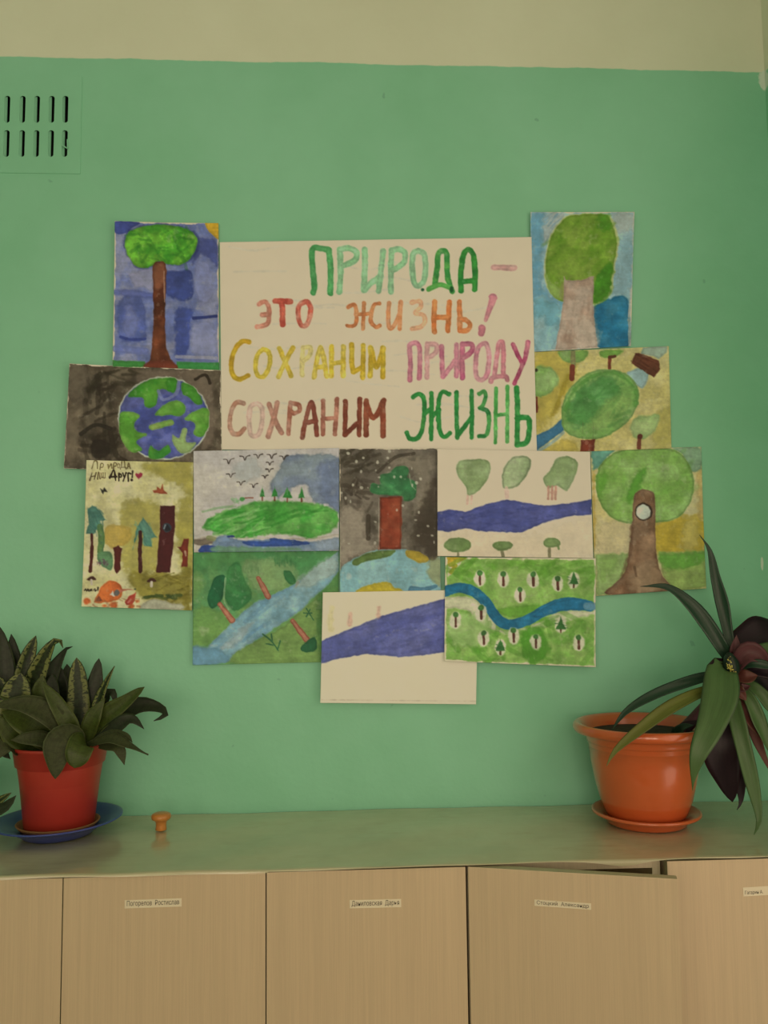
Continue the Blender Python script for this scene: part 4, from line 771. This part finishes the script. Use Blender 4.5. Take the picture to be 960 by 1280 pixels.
def leafmat(name, base, pale=None, margin=None, rough=.42, stripe=.0, bandamt=.0):
    m, t, b = new_mat(name, rough, .3); uv = t.nodes.new('ShaderNodeUVMap').outputs[0]
    sep = t.nodes.new('ShaderNodeSeparateXYZ'); t.links.new(uv, sep.inputs[0]); u = mth(t, 'ABSOLUTE', mth(t, 'SUBTRACT', mth(t, 'MULTIPLY', sep.outputs[0], 2), 1))
    oi = t.nodes.new('ShaderNodeObjectInfo').outputs['Random']
    comb = t.nodes.new('ShaderNodeCombineXYZ'); t.links.new(sep.outputs[0], comb.inputs[0]); t.links.new(sep.outputs[1], comb.inputs[1]); t.links.new(mth(t, 'MULTIPLY', oi, 37), comb.inputs[2])
    v = comb.outputs[0]
    n = noise(t, scaled(t, v, (3, 5, 1)), 1, 4, .6); col = mixc(t, n, tuple(x*.7 for x in base[:3])+(1,), tuple(min(1, x*1.3) for x in base[:3])+(1,))
    st = noise(t, scaled(t, v, (26, 1.2, 1)), 1, 2); col = mixc(t, mth(t, 'MULTIPLY', rmp(t, st, .4, .7), .35), col, tuple(min(1, x*1.5) for x in base[:3])+(1,))
    if bandamt:
        bd = noise(t, scaled(t, v, (4, 30, 1)), 1, 3, .6)
        col = mixc(t, mth(t, 'MULTIPLY', rmp(t, bd, .45, .6), bandamt), col, tuple(x*.35 for x in base[:3])+(1,))
    if pale:
        wob = mth(t, 'ADD', u, mth(t, 'MULTIPLY', mth(t, 'SUBTRACT', noise(t, scaled(t, v, (3, 18, 1)), 1, 3), .5), .5))
        msk = mth(t, 'MULTIPLY', rmp(t, wob, .30, .48), rmp(t, u, .86, .95, 1, 0))
        br = noise(t, scaled(t, v, (5, 40, 1)), 1, 2); msk = mth(t, 'MULTIPLY', msk, rmp(t, br, .38, .5))
        col = mixc(t, mth(t, 'MULTIPLY', msk, .85), col, pale)
    if margin: col = mixc(t, mth(t, 'MULTIPLY', rmp(t, u, .88, .97), .8), col, margin)
    t.links.new(col, b.inputs['Base Color']); bump(t, b, st, .12, .002)
    return m
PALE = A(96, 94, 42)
MAT['s_dark'] = leafmat('snake_leaf_dark', A(26, 31, 12), None, A(54, 58, 27), bandamt=.5)
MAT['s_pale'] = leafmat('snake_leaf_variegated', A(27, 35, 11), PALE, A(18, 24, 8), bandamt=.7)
MAT['s_olive'] = leafmat('snake_leaf_olive', A(48, 54, 14), None, A(72, 74, 30), bandamt=.35)
MAT['s_grey'] = leafmat('snake_leaf_underside', A(46, 47, 20), None, A(72, 72, 40), rough=.6, bandamt=.4)
MAT['r_green'] = leafmat('spiderwort_leaf_green', A(60, 76, 36), None, A(40, 52, 26), rough=.38)
MAT['r_dark'] = leafmat('spiderwort_leaf_dark', A(28, 44, 26), None, A(18, 26, 16), rough=.32)
MAT['r_olive'] = leafmat('spiderwort_leaf_olive', A(76, 74, 24), None, A(50, 44, 18), rough=.4)
MAT['r_purple'] = leafmat('spiderwort_leaf_purple', A(24, 10, 14), None, A(40, 16, 18), rough=.4)
MAT['r_red'] = leafmat('spiderwort_leaf_reddish', A(78, 40, 28), None, A(58, 60, 30), rough=.45)
MAT['r_bract'] = leafmat('spiderwort_bract', A(72, 38, 34), None, A(60, 30, 30), rough=.5)
MAT['flower'] = plain('dried_flowers', A(170, 140, 60), .8, .4, 300)

class Crop:
    """a crop of the photograph: turns crop units into points of the plane y = depth"""
    def __init__(s, ox, oy, k): s.ox, s.oy, s.k = ox, oy, k
    def at(s, x, y, depth): return on_y(s.ox+x/s.k, s.oy+y/s.k, depth)
def leaf(parent, crop, pts, wd, front, back=None, fold=.28, roll=0., peak=.45, tip=.9, thick=.0012, n=18, name='leaf', base=.45, hint=None):
    """pts: (x, y, depth) along the midrib, wd: width in crop units"""
    P = np.array([tuple(crop.at(x, y, d)) for x, y, d in pts]); P = catmull(P, 8)
    L = np.concatenate([[0], np.cumsum(np.linalg.norm(np.diff(P, axis=0), axis=1))]); tt = np.linspace(0, L[-1], n)
    Q = np.stack([np.interp(tt, L, P[:, i]) for i in range(3)], 1); T = np.gradient(Q, axis=0); T /= np.linalg.norm(T, axis=1)[:, None]+1e-9
    W = wd/crop.k*mpp(np.mean([p[2] for p in pts])); org = np.array(parent.matrix_basis.translation); K = 7
    V, F, UV, MI = [], [], [], []; ph = random.uniform(0, 6.28); fr = random.uniform(6, 10)
    for i in range(n):
        v = i/(n-1); cam = np.array(CAM)-Q[i]; cam /= np.linalg.norm(cam)
        h = np.array(hint) if hint else cam+np.array([0, 0, .35])
        side = np.cross(T[i], h); side /= np.linalg.norm(side)+1e-9; nor = np.cross(side, T[i])
        a = roll*v; side, nor = side*math.cos(a)+nor*math.sin(a), nor*math.cos(a)-side*math.sin(a)
        if v < peak: k = base+(1-base)*math.sin(v/peak*math.pi/2)
        else: k = max(0, math.cos((v-peak)/(1-peak)*math.pi/2))**tip
        hw = max(W/2*k*(1+.05*math.sin(fr*1.7*v+ph*2)), .0005)
        for f_ in (0, 1):
            for j in range(K):
                q = j/(K-1)*2-1; lift = fold*hw*(abs(q)**1.6)+.16*hw*q*math.sin(fr*v+ph)*min(1, 3*v)
                th = (thick*(1-q*q)*.5+.0001)*(1 if f_ == 0 else -1)
                V.append(Q[i]+side*q*hw+nor*(lift+th)-org); UV.append((q/2+.5, v))
    R_ = 2*K
    for i in range(n-1):
        a, b_ = i*R_, (i+1)*R_
        for j in range(K-1):
            F.append((a+j, a+j+1, b_+j+1, b_+j)); MI.append(0); F.append((a+K+j+1, a+K+j, b_+K+j, b_+K+j+1)); MI.append(1)
        F.append((a+K, a, b_, b_+K)); MI.append(0); F.append((a+K-1, a+2*K-1, b_+2*K-1, b_+K-1)); MI.append(0)
    me = bpy.data.meshes.new(name); me.from_pydata([tuple(x) for x in V], [], F); me.update()
    uvl = me.uv_layers.new(name='UVMap'); li = np.zeros(len(me.loops), np.int32); me.loops.foreach_get('vertex_index', li)
    uvl.data.foreach_set('uv', np.array(UV)[li].astype(np.float32).ravel())
    o = obj(name, me, [MAT[front], MAT[back or front]], parent, None, True)
    me.polygons.foreach_set('material_index', MI); return o

FZ = ZT+.0032                              # upper side of the film
# --- left: snake plant in a red pot on a blue dish
DY = -.122; c0 = on_z(73, 1040, FZ); LX = on_y(73, 1020, DY).x
dish = lathe('saucer', [(0, .004), (.050, .004), (.056, .0), (.060, 0), (.064, .004), (.084, .017), (.108, .025), (.1125, .0265), (.1125, .0285), (.108, .0285), (.088, .0225), (.066, .011), (.05, .0085), (0, .0085)], MAT['blue'], None, (LX, DY, FZ))
setp(dish, 'round blue dish under the red flowerpot', 'saucer'); dish.rotation_euler = (0, math.radians(-1.0), 0); dish.location.z += .001
ring = lathe('drip_tray', [(0, 0), (.060, 0), (.069, .008), (.0725, .0125), (.0705, .0135), (.066, .010), (.058, .004), (0, .004)], MAT['clay'], None, (LX, DY, FZ+.0105)); setp(ring, 'small brown clay tray between red pot and blue dish', 'tray')
pot_z = FZ+.0152
zr = on_y(75, 937, DY-.07).z-pot_z
plant = empty('potted_plant', (LX+.002, DY, pot_z), 'variegated snake plant in a red plastic pot', 'plant', 'potted plants on the lockers'); bpy.context.view_layer.update()
k = zr/.145
lathe('pot', [(0, 0), (.058, 0), (.0605, .002), (.072, .104*k), (.0735, .108*k), (.0775, .110*k), (.082, .138*k), (.087, .1405*k), (.0875, .145*k), (.085, .146*k), (.080, .142*k), (.074, .11*k), (.058, .006), (0, .006)], MAT['red'], plant)
lathe('soil', [(0, .127*k), (.04, .129*k), (.078, .126*k), (.075, .118*k), (0, .118*k)], MAT['soil'], plant)
cr = Crop(0, 760, 4)
d = DY
SNAKE = [
 # right rosette
 ([(395, 690, d+.02), (392, 470, d+.03), (383, 248, d+.035)], 104, 's_pale', dict(tip=.6)),
 ([(415, 690, d+.03), (465, 440, d+.045), (495, 252, d+.05)], 86, 's_dark', dict(tip=.6)),
 ([(430, 690, d+.01), (500, 450, d+.015), (573, 290, d+.02)], 52, 's_pale', dict(roll=.5)),
 ([(420, 690, d-.01), (510, 560, d-.02), (630, 470, d-.025), (722, 395, d-.03)], 80, 's_olive', dict(tip=.6, fold=.4)),
 ([(430, 700, d+.0), (570, 560, d+.01), (690, 490, d+.015), (790, 500, d+.01), (828, 535, d), (768, 565, d-.01)], 74, 's_dark', dict(fold=.35)),
 ([(440, 700, d-.02), (570, 600, d-.03), (655, 555, d-.035), (720, 605, d-.04)], 66, 's_dark', {}),
 ([(440, 700, d-.03), (550, 640, d-.04), (630, 640, d-.05), (662, 672, d-.055)], 52, 's_grey', {}),
 ([(430, 690, d-.04), (550, 655, d-.06), (640, 690, d-.07), (742, 734, d-.075)], 56, 's_grey', dict(roll=.9)),
 ([(500, 690, d-.05), (590, 700, d-.07), (622, 785, d-.075)], 54, 's_grey', {}),
 ([(400, 690, d-.05), (355, 640, d-.075), (295, 690, d-.09), (276, 855, d-.095)], 128, 's_grey', dict(tip=.8, fold=.15)),
 ([(430, 690, d-.05), (410, 680, d-.075), (392, 725, d-.09), (372, 800, d-.092)], 120, 's_olive', dict(tip=.5, fold=.2)),
 ([(395, 690, d-.03), (330, 560, d-.045), (210, 365, d-.05)], 78, 's_olive', dict(fold=.4)),
 ([(380, 690, d-.03), (260, 545, d-.055), (120, 482, d-.065), (-40, 492, d-.07)], 104, 's_grey', dict(fold=.3)),
 ([(415, 690, d-.02), (465, 550, d-.03), (525, 450, d-.03)], 76, 's_olive', {}),
 ([(440, 640, d+.02), (520, 460, d+.03), (562, 420, d+.03), (580, 495, d+.025)], 52, 's_dark', {}),
 ([(370, 690, d+.04), (345, 460, d+.06), (335, 280, d+.065)], 92, 's_dark', dict(tip=.6)),
 ([(330, 690, d+.03), (290, 500, d+.05), (300, 290, d+.055)], 120, 's_dark', dict(tip=.6)),
 # left rosette
 ([(140, 690, d+.0), (150, 450, d+.005), (225, 240, d+.0), (290, 158, d-.005), (315, 200, d-.01)], 88, 's_pale', dict(fold=.4)),
 ([(110, 690, d+.02), (115, 350, d+.03), (180, 138, d+.035)], 92, 's_pale', dict(tip=.6)),
 ([(70, 690, d+.03), (75, 350, d+.05), (56, 130, d+.055)], 84, 's_dark', dict(tip=.6)),
 ([(20, 690, d+.02), (25, 350, d+.03), (0, 95, d+.035)], 96, 's_dark', dict(tip=.6)),
 ([(190, 690, d+.02), (230, 400, d+.035), (320, 220, d+.04), (362, 193, d+.04)], 78, 's_dark', {}),
 ([(90, 690, d-.02), (75, 480, d-.035), (105, 325, d-.035)], 150, 's_pale', dict(tip=.45, fold=.25)),
 ([(190, 690, d-.01), (188, 500, d-.02), (212, 335, d-.02)], 90, 's_olive', dict(tip=.6)),
 ([(260, 700, d+.01), (250, 500, d+.02), (262, 330, d+.03)], 96, 's_dark', dict(tip=.6)),
 ([(270, 700, d-.03), (150, 590, d-.055), (10, 518, d-.065)], 120, 's_olive', dict(tip=.7)),
 ([(180, 710, d-.03), (70, 640, d-.06), (-20, 540, d-.075)], 96, 's_olive', dict(tip=.7)),
 ([(300, 690, d-.04), (190, 655, d-.07), (55, 660, d-.08)], 74, 's_grey', {}),
 ([(120, 710, d-.04), (30, 690, d-.075), (-10, 755, d-.085)], 90, 's_grey', {}),
 ([(60, 700, d-.03), (20, 720, d-.05), (52, 755, d-.055)], 34, 's_dark', {}),
 ([(30, 700, d), (-60, 480, d-.01), (-120, 300, d-.01)], 90, 's_pale', {}),
 ([(20, 700, d-.02), (-90, 600, d-.04), (-180, 560, d-.05)], 90, 's_olive', {}),
 ([(230, 690, d-.02), (160, 560, d-.04), (0, 440, d-.05)], 70, 's_olive', {}),
]
SNAKE += [
 ([(340, 700, d-.0), (300, 560, d-.01), (285, 430, d-.01)], 84, 's_dark', {}),
 ([(450, 690, d+.03), (520, 560, d+.04), (600, 470, d+.045)], 60, 's_dark', {}),
 ([(230, 700, d+.04), (200, 420, d+.06), (225, 260, d+.065)], 90, 's_dark', dict(tip=.6)),
 ([(120, 700, d-.01), (40, 480, d-.02), (-10, 340, d-.02)], 96, 's_pale', dict(tip=.6)),
]
for pts, wd, mt, kw in SNAKE: leaf(plant, cr, pts, wd*1.1, mt, thick=.0028, **kw)

# --- a second plant mostly outside the frame: one leaf tip reaches in, built as a dark and a pale leaf
nx_ = on_y(-92, 1020, -.13).x
p2 = empty('potted_plant', (nx_, -.15, FZ), 'plant at the left edge showing one dark leaf tip', 'plant', 'potted plants on the lockers'); bpy.context.view_layer.update()
lathe('pot', [(0, 0), (.045, 0), (.062, .10), (.066, .10), (.066, .112), (.060, .112), (.045, .006), (0, .006)], MAT['red'], p2)
lathe('soil', [(0, .098), (.056, .098), (.056, .09), (0, .09)], MAT['soil'], p2)
leaf(p2, cr, [(-300, 780, -.15), (-170, 880, -.19), (-60, 1010, -.205), (20, 1000, -.208), (80, 938, -.21)], 74, 's_dark', 's_dark', fold=.3, thick=.002, tip=.5)
leaf(p2, cr, [(-300, 740, -.15), (-160, 850, -.18), (-50, 975, -.19), (56, 924, -.195)], 74, 's_pale', 's_dark', fold=.4, thick=.002, tip=.6)  # pale leaf laid over the dark one, colouring in its lit top
for q in range(5):
    a = 1.6+q*.75
    leaf(p2, cr, [(-368, 720, -.15), (-368+70*math.cos(a), 560, -.15), (-368+190*math.cos(a), 470+30*q, -.15+.03*math.sin(a*2))], 60, 's_pale', thick=.002)

# --- wooden knob standing on the film
kp = on_z(200, 1039, FZ)
kn = lathe('wooden_knob', [(0, 0), (.0098, 0), (.0102, .001), (.0095, .008), (.0098, .014), (.0125, .0175), (.0165, .0195), (.0180, .0235), (.0170, .028), (.012, .0305), (.005, .0312), (0, .0313)], MAT['wood'], None, (kp.x, kp.y+.009, FZ), 40)
setp(kn, 'small varnished wooden knob standing on the locker film', 'knob')

# --- right: spiderwort in an orange pot
RY = -.140; RX = on_y(807, 1000, RY).x
sau = lathe('saucer', [(0, .003), (.060, .003), (.064, 0), (.070, 0), (.073, .003), (.076, .012), (.084, .0155), (.0955, .0175), (.0985, .020), (.0975, .0235), (.0935, .0235), (.088, .0205), (.078, .019), (.070, .0075), (0, .007)], MAT['orange'], None, (RX, RY, FZ))
setp(sau, 'round orange clay saucer under the orange pot', 'saucer')
pz = FZ+.0075
zr2 = on_y(800, 917, RY-.115).z-pz; k = zr2
rp = empty('potted_plant', (RX, RY, pz), 'leaning purple-green spiderwort in a glossy orange pot', 'plant', 'potted plants on the lockers'); bpy.context.view_layer.update()
S_ = 1.0
lathe('pot', [(0, 0), (.060, 0), (.0665, .0015), (.0735, .012), (.0835, .038), (.0915, .30*k+.018), (.0975, .60*k), (.1015, .80*k), (.1035, .802*k), (.1045, .83*k), (.1068, .87*k), (.112, .89*k), (.120, .895*k), (.1265, .910*k), (.1290, .945*k), (.1275, .985*k), (.123, 1.004*k), (.118, 1.0*k), (.113, .975*k), (.1055, .92*k), (.096, .6*k), (.07, .02), (0, .012)], MAT['orange'], rp, None, 96)
lathe('soil', [(0, .885*k), (.05, .90*k), (.1035, .885*k), (.1005, .85*k), (0, .85*k)], MAT['soil'], rp)
c6 = Crop(700, 660, 3.2); e = RY
def tube(name, pts, r, mat, parent, n=10):
    P = catmull(np.array([tuple(p) for p in pts]), 6); V, F = [], []; org = np.array(parent.matrix_basis.translation)
    for i, p in enumerate(P):
        t = P[min(i+1, len(P)-1)]-P[max(i-1, 0)]; t /= np.linalg.norm(t); a = np.cross(t, (0, 1, .2)); a /= np.linalg.norm(a); b_ = np.cross(t, a)
        rr = r[0]+(r[1]-r[0])*i/(len(P)-1)
        for q in range(n): an = 2*math.pi*q/n; V.append(tuple(p+rr*(a*math.cos(an)+b_*math.sin(an))-org))
    for i in range(len(P)-1):
        for q in range(n): w_ = (q+1) % n; F.append((i*n+q, i*n+w_, (i+1)*n+w_, (i+1)*n+q))
    F.append(tuple(range(n))[::-1]); F.append(tuple((len(P)-1)*n+q for q in range(n)))
    me = bpy.data.meshes.new(name); me.from_pydata(V, [], F); me.update(); return obj(name, me, [mat], parent, None, True)
tube('stem', [c6.at(440, 860, e), c6.at(540, 760, e-.005), c6.at(640, 650, e-.02), c6.at(690, 560, e-.03), c6.at(700, 480, e-.03)], (.011, .012), MAT['r_bract'], rp)
h = e-.03
SPIDER = [
 ([(700, 560, h), (655, 490, h-.01), (590, 390, h), (520, 305, h+.01), (430, 238, h+.015), (322, 234, h+.01)], 62, 'r_dark', dict(fold=.45, peak=.35, tip=1.1)),
 ([(700, 540, h), (678, 450, h+.01), (650, 310, h+.02), (622, 200, h+.025), (598, 90, h+.03), (558, 28, h+.03)], 50, 'r_dark', dict(fold=.4, peak=.45, tip=1.1)),
 ([(705, 540, h), (750, 470, h+.005), (815, 425, h+.01), (905, 395, h+.015)], 165, 'r_purple', dict(fold=.08, tip=.6, hint=(-.25, -1, .5))),
 ([(725, 530, h-.015), (800, 500, h-.015), (880, 455, h-.015)], 70, 'r_green', dict(fold=.25)),
 ([(715, 525, h+.02), (770, 410, h+.03), (800, 370, h+.03)], 40, 'r_dark', dict(fold=.3)),
 ([(690, 600, h), (610, 592, h-.01), (490, 625, h-.02), (370, 672, h-.03), (265, 735, h-.035), (205, 812, h-.03)], 46, 'r_dark', dict(fold=.45, tip=.8)),
 ([(690, 640, h-.02), (580, 655, h-.05), (450, 715, h-.08), (330, 800, h-.10), (225, 888, h-.11), (186, 952, h-.115)], 56, 'r_olive', dict(fold=.45, tip=.9, peak=.55)),
 ([(690, 600, h-.02), (650, 565, h-.05), (640, 680, h-.095), (600, 800, h-.12), (555, 900, h-.125), (536, 980, h-.12), (530, 1050, h-.115)], 136, 'r_green', dict(fold=.18, peak=.38, tip=1.2, base=.7)),
 ([(690, 660, h), (660, 780, h-.02), (646, 890, h-.025), (668, 1000, h-.02), (690, 1096, h-.015)], 140, 'r_purple', dict(fold=.2, peak=.5, tip=.75, base=.2)),
 ([(695, 660, h), (692, 780, h-.015), (708, 900, h-.02), (718, 1000, h-.02), (724, 1090, h-.02), (708, 1128, h-.02)], 72, 'r_purple', dict(fold=.3, peak=.5, tip=1.1, base=.3)),
 ([(695, 620, h-.01), (695, 700, h-.04), (718, 810, h-.06), (752, 950, h-.07), (782, 1080, h-.075), (796, 1170, h-.08), (776, 1228, h-.085)], 66, 'r_green', dict(fold=.3, peak=.4, tip=.8)),
 ([(705, 640, h), (755, 760, h-.01), (800, 880, h-.02), (850, 990, h-.03)], 40, 'r_red', dict(fold=.35)),
 ([(710, 630, h-.02), (760, 690, h-.04), (800, 790, h-.05), (850, 920, h-.06)], 58, 'r_green', dict(fold=.5, roll=.4)),
 ([(705, 650, h-.01), (740, 720, h-.035), (790, 800, h-.045), (835, 870, h-.05)], 60, 'r_red', dict(fold=.4)),
 ([(725, 610, h-.01), (790, 650, h-.03), (850, 720, h-.04), (900, 800, h-.045)], 54, 'r_green', dict(fold=.45)),
 ([(735, 600, h+.02), (810, 620, h+.03), (880, 680, h+.03)], 52, 'r_purple', dict(fold=.3)),
 ([(715, 560, h-.02), (800, 570, h-.04), (900, 600, h-.05)], 62, 'r_purple', dict(fold=.5)),
 ([(720, 560, h-.04), (790, 545, h-.06), (900, 570, h-.07)], 36, 'r_dark', dict(fold=.5)),
 ([(690, 560, h-.02), (702, 490, h-.025), (706, 428, h-.025)], 44, 'r_bract', dict(fold=.4)),
 ([(700, 540, h-.03), (720, 500, h-.035), (726, 462, h-.03)], 46, 'r_bract', dict(fold=.4)),
 ([(440, 850, e), (490, 800, e-.03), (535, 790, e-.05)], 40, 'r_dark', dict(fold=.3)),
 ([(700, 600, h+.03), (640, 700, h+.05), (600, 760, h+.06)], 50, 'r_dark', dict(fold=.3)),
 ([(450, 860, e), (500, 800, e-.01), (560, 770, e-.02)], 44, 'r_purple', dict(fold=.3)),
]
for pts, wd, mt, kw in SPIDER:
    pts = [(x, y, min(dd, -.012)) for x, y, dd in pts]
    leaf(rp, c6, pts, wd, mt, 'r_purple' if mt in ('r_green', 'r_dark') else 'r_red', thick=.0016, n=22, **kw)
# boat-shaped bract packed with dried flowers, and a withered one behind
def blob(name, cx, cy, dep, rx, rz, rot, mat, n=12):
    c = c6.at(cx, cy, dep); m_ = mpp(dep)/c6.k; bm = bmesh.new(); bmesh.ops.create_uvsphere(bm, u_segments=16, v_segments=n, radius=1)
    ca, sa = math.cos(math.radians(rot)), math.sin(math.radians(rot)); org = rp.matrix_basis.translation
    for v in bm.verts:
        x, y, z = v.co.x*rx*m_, v.co.y*rx*.8*m_, v.co.z*rz*m_
        pinch = 1-.3*max(0, v.co.z)
        v.co = Vector((c.x+(x*ca-z*sa)*pinch, c.y+y, c.z+x*sa+z*ca))-org
    return obj(name, bm_mesh(bm, name), [mat], rp, None, True)
blob('bract', 684, 545, h-.045, 34, 50, 20, MAT['r_dark'])
for pts, wd, mt in (([(700, 560, h-.03), (750, 505, h-.045), (800, 515, h-.05), (826, 560, h-.045)], 78, 'r_bract'), ([(705, 590, h-.03), (745, 600, h-.045), (790, 590, h-.05)], 62, 'r_red'),
                    ([(700, 600, h-.03), (720, 640, h-.04), (762, 632, h-.045)], 46, 'r_bract'), ([(695, 630, h-.03), (715, 655, h-.04), (745, 690, h-.045)], 44, 'r_red')):
    leaf(rp, c6, pts, wd, mt, 'r_red', fold=.7, thick=.002, name='bract', base=.6)
bm = bmesh.new(); org = rp.matrix_basis.translation
for q in range(60):
    a = random.uniform(0, 6.28); rr = random.random()**.5; x, y = 685+20*rr*math.cos(a)+8*rr*math.sin(a), 548+36*rr*math.sin(a)
    c = c6.at(x, y, h-.0575+.004*rr); r_ = bmesh.ops.create_icosphere(bm, subdivisions=1, radius=.0011*random.uniform(.6, 1.4))
    bmesh.ops.translate(bm, vec=c-org, verts=r_['verts'])
fl = obj('dried_flowers', bm_mesh(bm, 'dried_flowers'), [MAT['flower']], rp); fl['kind'] = 'stuff'
